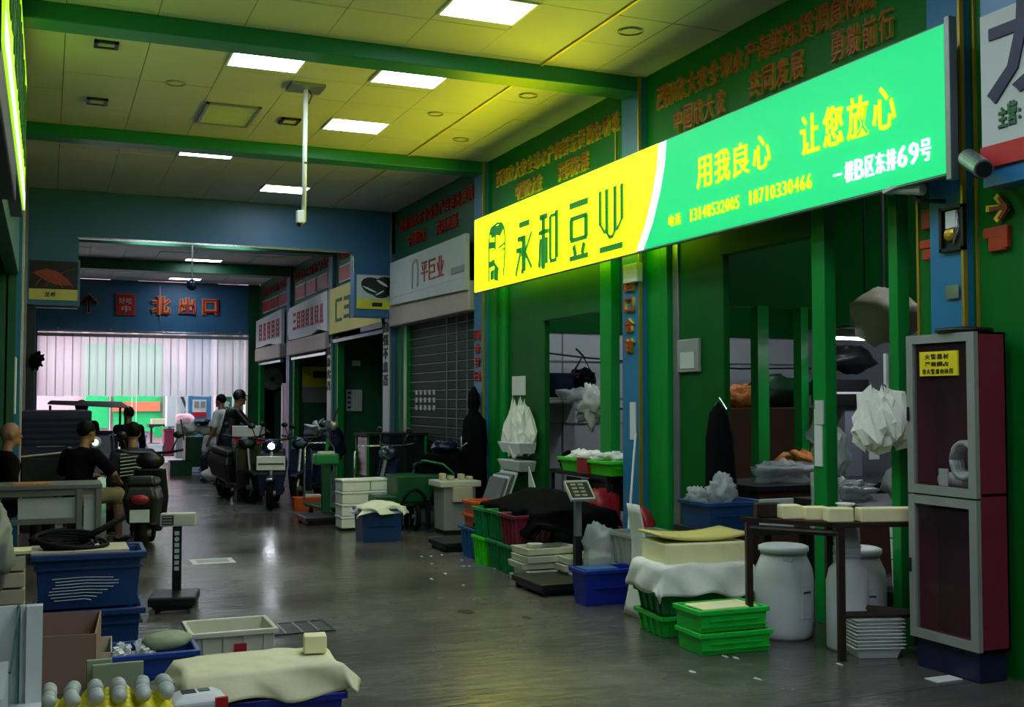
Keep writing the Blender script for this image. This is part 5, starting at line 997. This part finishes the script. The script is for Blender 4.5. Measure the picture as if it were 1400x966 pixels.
# ceiling fittings
def dl(u, v, r, label):
    p = fl(u, v, 4.5); t = thing('downlight', label, 'downlight', (p.x, p.y, 4.49)); MB().lathe([(r, 0), (r*1.05, .012), (r*.85, .012), (r*.8, 0)], n=24, cap=False).build('ring', 'grey_plastic', t); MB().lathe([(r*.8, .005), (.01, .006)], n=20).build('disc', 'ceil', t)
dl(862, 42, .1, 'round downlight beside the thin gold ceiling joint'); dl(722, 130, .09, 'round downlight in yellow-lit ceiling behind the first beam'); dl(630, 190, .09, 'round downlight in yellow-lit ceiling before the second beam'); dl(240, 113, .09, 'round ceiling sensor at left with bright dot'); dl(595, 155, .08, 'round ceiling sensor between the two right light panels')
def hatch(u0, v0, u1, v1, label, m='steel'):
    a = fl(u0, v0, 4.5); b = fl(u1, v1, 4.5); x0, x1 = sorted((a.x, b.x)); y0, y1 = sorted((a.y, b.y)); t = thing('ceiling_grille', label, 'grille', ((x0+x1)/2, (y0+y1)/2, 4.49))
    q = MB(); w_, h_ = (x1-x0)/2, (y1-y0)/2
    for r in ((-w_, w_, -h_, -h_+.03), (-w_, w_, h_-.03, h_), (-w_, -w_+.03, -h_, h_), (w_-.03, w_, -h_, h_)): q.box(*r, -.012, .01)
    q.build('frame', m, t)
    k = max(3, int(h_*2/.05))
    for i in range(k): yy = -h_+.03+(2*h_-.06)*(i+.5)/k; MB().cbox((0, yy, .0), (2*w_-.06, .02, .006), rot(0, .6)).build('slat', 'white_plastic', t)
    return t
hatch(268, 166, 358, 146, 'square air grille in ceiling between light panels and left vents')
hatch(128, 62, 163, 57, 'narrow dark vent slot in left ceiling, nearer one', 'black_plastic'); hatch(118, 140, 148, 135, 'narrow dark vent slot in left ceiling, farther one', 'black_plastic')
hatch(380, 167, 412, 162, 'small dark access slot beside the camera pole', 'dark_steel')
# floor fittings
t = thing('floor_drain', 'square steel drain grate in floor beside the cream crate', 'drain', (1.6, 7.58, 0)); q = MB()
for r in ((-.22, .22, -.19, -.17), (-.22, .22, .17, .19), (-.22, -.2, -.17, .17), (.2, .22, -.17, .17)): q.box(*r, .0, .008)
q.build('frame', 'black_plastic', t)
for k in range(9): MB().box(-.2, .2, -.16+.036*k, -.16+.036*k+.02, .0, .007).build('bar', 'chrome', t)
for k in range(3): MB().box(-.11+.11*k-.006, -.11+.11*k+.006, -.17, .17, .0, .009).build('cross_bar', 'steel', t)
t = thing('floor_label', 'white printed rectangle lying flat on floor behind the platform scale', 'floor sign', (1.5, 11.02, 0)); MB().box(-.2, .2, -.17, .17, .0, .004).build('sheet', 'white_plastic', t); MB().box(-.15, .15, -.11, .11, .003, .005).build('grey_field', 'steel', t)
rng = random.Random(9)
for k in range(22):
    u, v = (rng.uniform(575, 720), rng.uniform(758, 800)) if k < 16 else (rng.uniform(930, 1250), rng.uniform(885, 940)); p = fl(u, v)
    if 3.5 < p.x < 4.4 and p.y < 9.4 and k < 16: continue
    o = MB().poly([(.015*math.cos(a)*rng.uniform(.6, 1.4), .03*math.sin(a)*rng.uniform(.6, 1.4), 0) for a in (0, 1.2, 2.4, 3.8, 5)], (0,0,1), .003).build('litter_scrap', 'white_plastic'); o.location = p; tag(o, 'tiny pale scrap littering floor by the crates and table', 'litter', 'tiny pale scraps on the floor')
for i, (u, v) in enumerate(((637, 836), (720, 844))):
    o = MB().poly([(.06*math.cos(a), .12*math.sin(a)*(1 if i else .7), 0) for a in [k*PI/5 for k in range(10)]], (0,0,1), .002).build('dark_stain', 'black_plastic'); o.location = fl(u, v); tag(o, ['dark flat patch on open floor below the low black scale', 'smaller dark patch on open floor left of deep blue crate'][i], 'stain'); o.scale = (1, 1, 1) if not i else (.5, .5, 1)
# ================================================================== LEFT SIDE
# electronic platform scale on the left
t = thing('platform_scale', 'black electronic platform scale with cream display head, left of centre', 'scale', (.9, 8.62, 0), -.2)
MB().box(-.17, .17, -.2, .2, .05, .12).build('platform', 'black_plastic', t, bevel=.015); MB().box(-.14, .14, -.16, .16, .02, .05).build('base', 'black_plastic', t)
for a in (-.14, .14):
    for b in (-.17, .17): MB().lathe([(.02, 0), (.02, .03)], (a, b, 0), 10).build('foot', 'steel', t)
MB().box(-.03, .035, .1, .15, .12, .6).build('post', 'black_plastic', t, bevel=.004)
for k in range(7): (MB().box(-.014, .02, .094, .1, .27+.044*k, .30+.044*k) if k != 5 else MB().tube([(.003, .1, .505), (.003, .094, .505)], .018, 12)).build('sticker', 'sign_pale', t)
h = MB().box(-.12, .14, .08, .16, .6, .7).build('display_head', 'cream_plastic', t, bevel=.01); MB().box(-.105, -.02, .074, .08, .615, .685).build('screen', 'print_black', h)
for k in range(3): MB().box(-.1, -.03, .071, .075, .622+.022*k, .634+.022*k).build('digits', 'grey_plastic', h)
MB().box(0, .12, .076, .08, .62, .68).build('plate', 'cream_plastic', h)
# two big blue bins
for k in range(2):
    t = thing('storage_bin', ['lower navy blue storage bin on floor at left', 'upper blue storage bin with white streaked panel and black cables'][k], 'bin', (.25, 7.2, .33*k), -.02, 'two big stacked blue bins at left')
    a, b = .29, .2
    def rg(x, y, z): return [(-x, -y, z), (x, -y, z), (x, y, z), (-x, y, z)]
    MB().loft([rg(a-.02, b-.02, 0), rg(a, b, .31), rg(a-.01, b-.01, .31), rg(a-.03, b-.03, .01)]).build('body', 'navy_bin', t, bevel=.01)
    q = MB()
    for r in ((-a-.03, a+.03, -b-.03, -b+.002), (-a-.03, a+.03, b-.002, b+.03), (-a-.03, -a+.002, -b, b), (a-.002, a+.03, -b, b)): q.box(*r, .285, .325)
    q.build('rim', 'navy_bin', t, bevel=.008); MB().box(-a-.012, a+.012, -b-.012, b+.012, .23, .24).build('band', 'navy_bin', t)
    if k:
        for j in range(8): MB().tube([(-.2+.02*math.sin(j), -b-.004, .18-.018*j), (-.02, -b-.005, .185-.018*j), (.18-.05*abs(j-1.5)*.6, -b-.004, .176-.018*j)], .0028, 4).build('streak', 'sign_pale', t)
t = thing('cable_bundle', 'black cables and hose piled on the upper blue bin', 'cable', (.2, 7.2, .66))
for j in range(9):
    r = .08+.01*j; MB().tube([(-.08+.03*math.sin(j)+r*1.3*math.cos(a*.5+j), r*math.sin(a*.5+j)*.8, .01+.012*j*(.5+.5*math.sin(a*.4+j))) for a in range(13)], .012, 6).build('coil', 'black_rubber', t, smooth=True)
MB().tube([(.0, 0, .05), (.12, .05, .1), (.26, .1, .17)], .02, 8).build('hose_end', 'black_rubber', t, smooth=True)
MB().box(-.27, .27, -.18, .18, -.012, .004).build('board', 'beige', t, label='pale board under the cables')
# table with desk panels, left
t = thing('grey_desk', 'grey steel desk with pale panels at left where two people sit', 'desk', (.05, 11.5, 0))
MB().box(-.5, .45, -.3, .3, .72, .76).build('top', 'table_grey', t, bevel=.005)
for a in (-.46, .25, .42):
    for b in (-.27, .27):
        if a == .25 and b > 0: continue
        MB().box(a-.025, a+.025, b-.025, b+.025, 0, .72).build('leg', 'table_grey', t)
MB().box(-.48, .44, -.28, -.25, .66, .72).build('apron', 'table_grey', t); MB().box(-.48, .27, -.285, -.25, .40, .45).build('rail', 'table_grey', t); MB().box(-.28, .24, -.25, -.24, .45, .64).build('white_panel', 'desk_panel', t); MB().box(.29, .4, -.25, -.24, .2, .64).build('white_panel', 'desk_panel', t); MB().box(.04, .11, -.25, -.24, .08, .40).build('white_strip', 'desk_panel', t); MB().box(-.48, .44, -.1, .28, .1, .14).build('shelf', 'dark_steel', t)
tag(MB().box(-.18, .16, -.1, .1, 0, .012).build('food_tray', 'orange_food', bevel=.003), 'flat pack of orange dried food lying on grey desk', 'food').location = (-.1, 11.4, .76)
t = thing('drawer_stack', 'stack of small pale drawers beside the blue bins at far left', 'drawers', (-.17, 8.6, 0))
for k in range(4): MB().box(-.13, .05, -.12, .12, .02+.115*k, .12+.115*k).build('drawer', 'beige', t, bevel=.004)
MB().box(-.12, .22, -.12, .12, .48, .50).build('top', 'tofu_cloth', t)
# people at desk
person('seated man in black t-shirt and khaki shorts with forearms on knees', .3, 12.75, -.75, 'sit', 'shirt_black', 'khaki', shorts=True, lean=.22, arms=[((-.33, .15, .74), (-.1, .38, .72)), ((.33, .2, .76), (.16, .48, .66))], turn=-.15, legs=[((-.16, .42, .52), (-.17, .40, .09)), ((.2, .42, .52), (.24, .40, .09))])
t = thing('stool', 'dark low stool under seated man in black t-shirt', 'stool', (.3, 12.75, 0)); MB().lathe([(.17, .40), (.17, .44), (.01, .44)], n=18).build('seat', 'dark_steel', t)
for a in range(4): MB().tube([(.13*math.cos(a*PI/2+.8), .13*math.sin(a*PI/2+.8), .4), (.16*math.cos(a*PI/2+.8), .16*math.sin(a*PI/2+.8), 0)], .015, 6).build('leg', 'dark_steel', t)
person('bald seated person at far left edge behind the grey desk', -.42, 12.1, -1.3, 'sit', 'shirt_black', 'shirt_dark', hair=False, lean=.12)
t = thing('stool', 'dark stool under bald seated person at far left', 'stool', (-.42, 12.1, 0)); MB().lathe([(.17, .40), (.17, .44), (.01, .44)], n=18).build('seat', 'dark_steel', t); MB().lathe([(.03, 0), (.03, .4)], n=10).build('column', 'dark_steel', t)
# scooter with rear to us near left
scooter('dark scooter seen from behind with yellow plate beside the grey desk', .98, 12.15, PI-.15, body='black_plastic', box=False)
pr = person('seated person in dark jacket with white back stripes behind the near scooter', .93, 13.35, .1, 'sit', 'shirt_dark', 'black_cloth', sleeves='long', lean=.12, z=-.04)
for k in range(7): MB().tube([(-.17, -.135, .74+.04*k), (0, -.165, .76+.04*k), (.17, -.135, .70+.04*k)], .007, 5).build('stripe', 'sign_pale', pr)
t = thing('stool', 'dark low stool under person in striped jacket', 'stool', (.93, 13.35, 0)); MB().lathe([(.16, .36), (.16, .40), (.01, .40)], n=18).build('seat', 'dark_steel', t); MB().lathe([(.03, 0), (.03, .36)], n=10).build('column', 'dark_steel', t)
person('dark silhouette of a person sitting before the bright exit', 1.3, 20.0, .1, 'sit', 'black_cloth', 'black_cloth', sleeves='long', z=.1)
t = thing('stool', 'dark block seat under silhouetted person before the exit', 'stool', (1.3, 20.0, 0)); MB().box(-.2, .2, -.2, .15, 0, .5).build('seat', 'dark_steel', t)
# tricycle with canopy and driver
t = thing('cargo_tricycle', 'dark cargo tricycle with canopy and lit round headlamp at left', 'vehicle', (.55, 18.2, 0))
MB().loft([[(-.55, -.6, 1.49), (.62, -.6, 1.43), (.62, .9, 1.43), (-.55, .9, 1.49)], [(-.5, -.5, 1.55), (.5, -.5, 1.53), (.5, .85, 1.53), (-.5, .85, 1.55)]]).build('canopy', 'dark_steel', t, bevel=.02)
for a in (-.5, .55):
    for b in (-.5, .8): MB().tube([(a, b, .8), (a, b, 1.47)], .02, 6).build('canopy_post', 'black_plastic', t)
MB().loft([[(-.4, -.75, .45), (.4, -.75, .45), (.45, -.4, .45), (-.45, -.4, .45)], [(-.35, -.65, 1.05), (.35, -.65, 1.05), (.4, -.4, 1.1), (-.4, -.4, 1.1)]]).build('front_cowl', 'moto_blue', t, bevel=.03)
hl = MB().sph((.12, -.74, .93), (.09, .05, .09), 14, 10).build('headlamp', 'white_plastic', t, smooth=True); MB().sph((.12, -.775, .93), (.05, .03, .05), 12, 8).build('bulb', 'lit_white', hl, smooth=True)
MB().box(-.5, .5, -.4, 1.6, .4, .55).build('chassis', 'black_plastic', t); MB().box(-.5, .5, .3, 1.7, .55, 1.0).build('cargo_box', 'moto_blue', t, bevel=.01); MB().box(-.3, .3, .0, .3, .55, .8).build('seat', 'black_plastic', t, bevel=.02)
wheel(t, (0, -.75, .28), .28, .1); wheel(t, (-.48, 1.1, .28), .28, .1); wheel(t, (.48, 1.1, .28), .28, .1)
person('dark driver seated under the tricycle canopy', .5, 18.35, PI, 'sit', 'black_cloth', 'black_cloth', sleeves='long', z=.2, hat='black_cloth')
# big dark cargo shed / stacked dark cases behind man
t = thing('cargo_cabinet', 'large dark navy cabinet with ribs standing along the left wall', 'cabinet', (.1, 15.2, 0)); MB().box(-.38, .42, -.5, 1.2, 0, 1.42).build('body', 'navy', t, bevel=.01)
for k in range(5): MB().box(-.36, .4, -.515, -.5, 1.0+.075*k, 1.03+.075*k).build('rib', 'moto_blue', t)
MB().box(-.2, .12, -.53, -.5, .98, .995).build('rail', 'chrome', t); MB().box(.15, .19, -.53, -.5, .84, .98).build('lock', 'grey_plastic', t)
o = tag(MB().poly([(-.35, 0, 0), (.3, 0, .06), (.3, .2, .06), (-.35, .2, 0)], (0,0,1), .01).build('board', 'beige'), 'pale slanted board lying before the navy cabinet', 'board'); o.location = (.05, 14.4, .87)
t = thing('side_counter', 'dark counter below pale slanted board behind seated man', 'counter', (.05, 14.4, 0)); MB().box(-.30, .35, -.2, .25, 0, .86).build('body', 'black_plastic', t)
# foreground goods bottom-left, on a low stand
st_ = thing('display_stand', 'dark low stand carrying eggs and wrapped tofu at bottom left', 'stand', (.5, 4.6, 0)); MB().box(-.62, .08, -.55, .10, .37, .41).build('top', 'dark_steel', st_)
for a in (-.58, .04):
    for b in (-.5, .06): MB().box(a-.02, a+.02, b-.02, b+.02, 0, .37).build('leg', 'dark_steel', st_)
# yellow egg trays with eggs (group); tray cups as geometry
tr = thing('egg_tray', 'yellow moulded egg tray holding rows of grey eggs', 'egg tray', (.22, 4.30, .42), -.05)
def ez(a, b):
    X = (a*2-1)*.235; Y = (b*2-1)*.16; return Vector((X, Y, .03+.016*math.cos(X*2*PI/.066)*1+.016*math.cos(Y*2*PI/.066)))
MB().grid(ez, 84, 56).build('moulded_tray', 'egg_tray', tr, smooth=True, thick=.004)
tr2 = thing('egg_tray', 'yellow egg tray lying under the filled one', 'egg tray', (.22, 4.30, .41), -.05)
MB().box(-.235, .235, -.16, .16, 0.0, .018).build('tray', 'egg_tray', tr2)
e0 = MB().lathe([(.001, -.029), (.012, -.027), (.02, -.018), (.0235, -.004), (.0225, .01), (.017, .023), (.009, .031), (.001, .034)], n=16).build('egg', 'egg', smooth=True); me = e0.data; me.transform(Matrix.Scale(1.15, 4)); bpy.data.objects.remove(e0)
rng = random.Random(3); ordn = ['leftmost', 'second from left', 'third from left', 'fourth from left', 'fifth from left', 'rightmost']
Rt = Matrix.Rotation(-.05, 3, 'Z')
for r in range(4):
    for c in range(6 if r else 6):
        X = -.198+.0792*c; Y = .12-.066*r; q = Rt @ Vector((X+rng.uniform(-.004, .004), Y, 0)); o = bpy.data.objects.new('egg', me); COL.objects.link(o)
        o.location = (.22+q.x, 4.30+q.y, .42+.072+(.004 if r % 2 else 0)); o.rotation_euler = (rng.uniform(1.1, 1.5), 0, rng.uniform(-.3, .3)+.2)
        tag(o, 'grey-white duck egg in yellow tray, %s in the %s row' % (ordn[c], ['back', 'second', 'third', 'front'][r]), 'egg', 'duck eggs in the yellow tray')
# wrapped tofu slab on blue crate
crate('dark blue crate under cloth-wrapped long tofu slab in foreground', .86, 4.76, 0, .60, .36, .34, 'deep_blue_crate', ribs=0, taper=.02)
o = MB().box(-.31, .31, -.17, .17, 0, .1).build('tofu_slab', 'tofu', bevel=.015); o.location = (.84, 4.77, .345); tag(o, 'long yellowish tofu slab in foreground wrapped in cloth', 'tofu'); o.rotation_euler.z = .04
drape('tofu_cloth', 'thin cream cloth spread over the long foreground tofu slab', 'cloth', .84, 4.77, .447, .60, .32, .12, 'tofu_cloth', rz=.04, seed=2, flare=.55, amp=.02, n=50)
o = MB().box(-.048, .048, -.045, .045, 0, .075).build('tofu_cube', 'tofu', bevel=.006); o.location = (1.09, 4.80, .462); o.rotation_euler.z = -.15; tag(o, 'small tofu cube on right end of the cloth-covered slab', 'tofu')
# white packet with red print
t = thing('food_packet', 'white food packet with red and black print beside eggs', 'packet', (.53, 4.24, .41), .05)
MB().loft([[(-.09, -.07, 0), (.09, -.07, 0), (.09, .07, 0), (-.09, .07, 0)], [(-.1, -.075, .05), (.1, -.075, .05), (.1, .075, .05), (-.1, .075, .05)], [(-.06, -.04, .075), (.06, -.04, .075), (.06, .04, .075), (-.06, .04, .075)]]).build('bag', 'white_plastic', t, bevel=.01)
MB().box(.05, .095, -.078, -.06, .0, .06).build('red_print', 'print_red', t); MB().box(.0, .04, -.02, .02, .074, .078).build('logo_print', 'print_dark_green', t); MB().sph((-.07, -.075, .03), (.014, .006, .014)).build('red_dot', 'print_red', t)
for k in range(3): MB().box(-.06, -.01, -.03+.02*k, -.02+.02*k, .074, .078).build('text_line', 'print_black', t)
# greenish boards, brown carton, beige carton
t = thing('foam_board', 'pale green board standing behind eggs, left and taller', 'board', (.27, 4.95, .25)); MB().box(-.10, .0, -.01, .01, 0, .225).build('board', 'olive_mat', t, bevel=.003)
t = thing('foam_board', 'wide pale green board standing behind the eggs', 'board', (.29, 4.9, .25)); MB().box(-.10, .10, -.01, .01, 0, .215).build('board', 'olive_mat', t, bevel=.003)
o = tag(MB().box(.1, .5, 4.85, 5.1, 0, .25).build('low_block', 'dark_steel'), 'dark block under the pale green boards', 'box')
def carton(label, x, y, L, W, H, m, rz=0, z=0):
    t = thing('cardboard_box', label, 'box', (x, y, z), rz)
    q = MB()
    for r in ((-L/2, L/2, -W/2, -W/2+.006), (-L/2, L/2, W/2-.006, W/2), (-L/2, -L/2+.006, -W/2, W/2), (L/2-.006, L/2, -W/2, W/2)): q.box(*r, 0, H)
    q.box(-L/2, L/2, -W/2, W/2, 0, .006); q.build('walls', m, t); return t
carton('open brown cardboard box at bottom left behind the eggs', .10, 5.40, .27, .56, .55, 'cardboard', -.08)
carton('small open beige box beside the brown cardboard box', .26, 6.0, .13, .40, .32, 'beige', -.05)
crate('medium blue crate with shredded ice and bag at left', .53, 6.24, 0, .44, .34, .24, 'blue_crate', ribs=2, taper=.03)
rng = random.Random(5); q = MB()
for k in range(60): q.cbox((rng.uniform(-.18, .02), rng.uniform(-.13, .13), rng.uniform(.2, .25)), (.03, .02, .015), rot(rng.uniform(0, 3), rng.uniform(0, 3)))
o = stuff(q.build('crushed_ice', 'white_plastic')); o.location = (.53, 6.24, 0); tag(o, 'pile of white crushed chunks in the medium blue crate', 'ice')
crumple('plastic_bag', 'grey-green filled bag lying in the medium blue crate', 'bag', (.62, 6.26, .26), (.13, .1, .05), 'olive_mat', 27, .15, 1.5)
crate('cream crate with red logo next to the medium blue crate', 1.0, 6.62, 0, .46, .38, .25, 'cream_plastic', ribs=4, taper=.02, name='plastic_crate')
tag(MB().box(-.035, .035, -.004, .004, -.03, .03).build('red_sticker', 'print_red'), 'red logo mark on front of the cream crate', 'sticker').location = (1.03, 6.405, .15)
t = tag(MB().blob((0, 0, 0), (.06, .05, .06), 3, .4).build('clear_bag', 'clear_plastic', smooth=True), 'clear plastic bag between green boards and wrapped tofu', 'bag'); t.location = (.47, 4.97, .31)
# white foam box / glass display at extreme bottom-left
t = thing('display_case', 'white display case with glass side at bottom left corner', 'display case', (-.05, 4.1, 0))
MB().box(-.4, .05, 0, .02, 0, .86).build('back_panel', 'white_plastic', t); MB().box(-.4, .05, -1.4, .0, .50, .54).build('shelf', 'white_plastic', t); MB().box(-.4, -.38, -1.4, 0, 0, .86).build('side_panel', 'white_plastic', t)
MB().box(-.028, -.022, -1.0, .0, .54, .86).build('glass_pane', 'glass', t); MB().tube([(-.025, -.02, .54), (-.025, -.02, .86)], .006, 4).tube([(-.025, -1.0, .862), (-.025, 0, .862)], .004, 4).build('glass_edge', 'glass_edge', t)
MB().box(-.3, -.05, -.6, -.1, .54, .70).build('white_block', 'foam', t); MB().box(.0, .05, -.03, 0, 0, .86).build('corner_post', 'white_plastic', t); MB().box(-.4, .05, -1.4, 0, 0, .5).build('base', 'white_plastic', t)
# left wall bits
t = thing('wall_poster', 'narrow white paper on the far left wall edge', 'poster', (-.26, 10.8, 1.43)); MB().box(-.005, .005, -.2, .2, 0, .5).build('sheet', 'sign_pale', t)
crumple('jagged_bundle', 'dark jagged bundle hung on left wall pillar near curtain', 'bundle', (-.14, 16.56, 2.1), (.08, .06, .11), 'black_cloth', 55, .6, 3)
crumple('plastic_sack', 'grey plastic sacks at the left edge beside drawers', 'sack', (-.3, 8.5, .55), (.1, .2, .3), 'grey_plastic', 56, .4, 2)
# ================================================================== OUTSIDE THE EXIT
struct(MB().box(-30, 40, 28.86, 80, -.05, 0).build('ground', 'outdoor_ground'))
ob = thing('market_hall', 'bright green-fronted market hall across the yard', 'building', (2, 42, 0))
def ob_box(u0, u1, v0, v1, y, m, nm, d=.3): a = wy(u0, v1, y); b = wy(u1, v0, y); MB().box(a.x, b.x, y, y+d, max(a.z, 0), b.z).build(nm, m, ob, world=True)
MB().box(-14, 14, 42.3, 43, 0, 7).build('wall', 'outdoor_pink', ob, world=True); ob_box(114, 150, 470, 585, 42, 'outdoor_green', 'panel'); ob_box(155, 222, 470, 590, 41.8, 'outdoor_green', 'panel'); ob_box(154, 219, 549, 562, 41.6, 'outdoor_orange', 'awning', .3); ob_box(222, 246, 500, 600, 41.5, 'steel', 'panel')
for u in (116, 150, 180, 186): ob_box(u, u+1.5, 450, 600, 41.3, 'white_plastic', 'post', .1)
for i in range(3): ob_box(60+i*20, 74+i*20, 600, 615, 41.5, 'outdoor_pink', 'step', .3)
gp = thing('gate_pillar', 'blue outdoor pillar with white and red notice beyond the curtain', 'pillar', (3.4, 31.5, 0))
a = wy(257, 600, 31.5); b = wy(291, 440, 31.5); MB().box(a.x, b.x, 31.5, 31.9, 0, 4.2).build('column', 'outdoor_blue', gp, world=True)
c0 = wy(263, 563, 31.5); c1 = wy(282, 546, 31.5); MB().box(c0.x, c1.x, 31.47, 31.5, c0.z, c1.z).build('notice', 'white_plastic', gp, world=True); MB().box(c0.x, c1.x, 31.47, 31.5, c0.z-.14, c0.z).build('red_strip', 'print_red', gp, world=True)
for k in range(2): MB().box(c0.x+.05+.17*k, c0.x+.17+.17*k, 31.455, 31.47, c0.z+.12, c1.z-.05).build('picture', 'grey_plastic', gp, world=True)
for u in (243, 256, 291, 297, 319, 324):
    p = wy(u, 500, 31.3); t = thing('white_pole', 'thin white upright beyond the curtain, %s' % {243: 'leftmost', 256: 'left edge of blue pillar', 291: 'right edge of blue pillar', 297: 'left edge of green panel', 319: 'right edge of green panel', 324: 'rightmost'}[u], 'pole', (p.x, 31.3, 0)); MB().box(-.025, .025, -.03, .03, 0, 4).build('pole', 'white_plastic', t)
gq = thing('gate_panel', 'dark green outdoor panel with pale mark right of blue pillar', 'panel', (4.2, 31.6, 0)); a = wy(298, 600, 31.43); b = wy(335, 440, 31.43); MB().box(a.x, b.x, 31.6, 31.8, 0, 4.2).build('panel', 'green_far', gq, world=True)
p = wy(307, 556, 31.43); put(gq, '安', (p.x, 31.6, p.z), 'S', .16, .16, .01, 'sign_pale', .02); put(gq, '全', (p.x, 31.6, p.z-.2), 'S', .16, .16, .01, 'sign_pale', .02)
t = thing('produce_stall', 'outdoor produce stall with dark counter and lit green sign', 'stall', (2.6, 34, 0))
a = wy(203, 618, 34); b = wy(240, 600, 34); MB().box(a.x, b.x+.5, 34, 34.8, .75, .85).build('counter', 'dark_steel', t, world=True); MB().box(a.x+.1, b.x+.4, 34.1, 34.7, .85, 1.0).build('produce', 'beige', t, world=True)
for q_ in (a.x+.05, b.x+.45): MB().box(q_, q_+.06, 34.1, 34.16, 0, .75).build('leg', 'dark_steel', t, world=True)
a = wy(211, 598, 33.8); b = wy(232, 583, 33.8); MB().box(a.x, b.x, 33.8, 33.9, a.z, b.z).build('green_sign', 'outdoor_green', t, world=True); MB().tube([((a.x+b.x)/2, 33.85, .8), ((a.x+b.x)/2, 33.85, a.z)], .02, 6).build('sign_post', 'steel', t, world=True)
for k, (u0, u1, m_, z1) in enumerate(((184, 200, 'outdoor_blue', .6), (200, 222, 'white_plastic', .35), (222, 240, 'maroon', .75))):
    p = wy(u0, 600, 32.4); q_ = wy(u1, 600, 32.4); t = thing('market_crate', ['blue crate', 'low white crate', 'dark red crate'][k]+' on the ground just outside the exit', 'crate', ((p.x+q_.x)/2, 32.4, 0)); w_ = (q_.x-p.x)/2-.02; MB().box(-w_, w_, -.3, .3, 0, z1).build('body', m_, t, bevel=.02); MB().box(-w_-.02, w_+.02, -.32, .32, z1-.06, z1).build('rim', m_, t)
t = thing('gas_cabinet', 'white cabinet with pipes and pink roof outside the exit', 'machine', (3.2, 33, 0)); MB().box(-.05, .6, -.2, .3, .8, 2.0).build('body', 'white_plastic', t, bevel=.02); MB().box(0, .1, -.1, .1, 0, .8).box(.45, .55, -.1, .1, 0, .8).build('stand', 'steel', t); MB().tube([(.3, -.22, 1.8), (.5, -.25, 1.3), (.4, -.22, .9)], .04, 8).build('pipe', 'dark_steel', t)
crumple('pink_bundle', 'pink padded bundle on crate outside the exit', 'bundle', (3.45, 31.0, 1.05), (.25, .2, .15), 'outdoor_pink', 61, .2, 1.5); t = thing('crate_stand', 'grey crate below the pink bundle outside the exit', 'crate', (3.45, 31.0, 0)); MB().box(-.25, .25, -.2, .2, 0, .93).build('body', 'steel', t, bevel=.01)
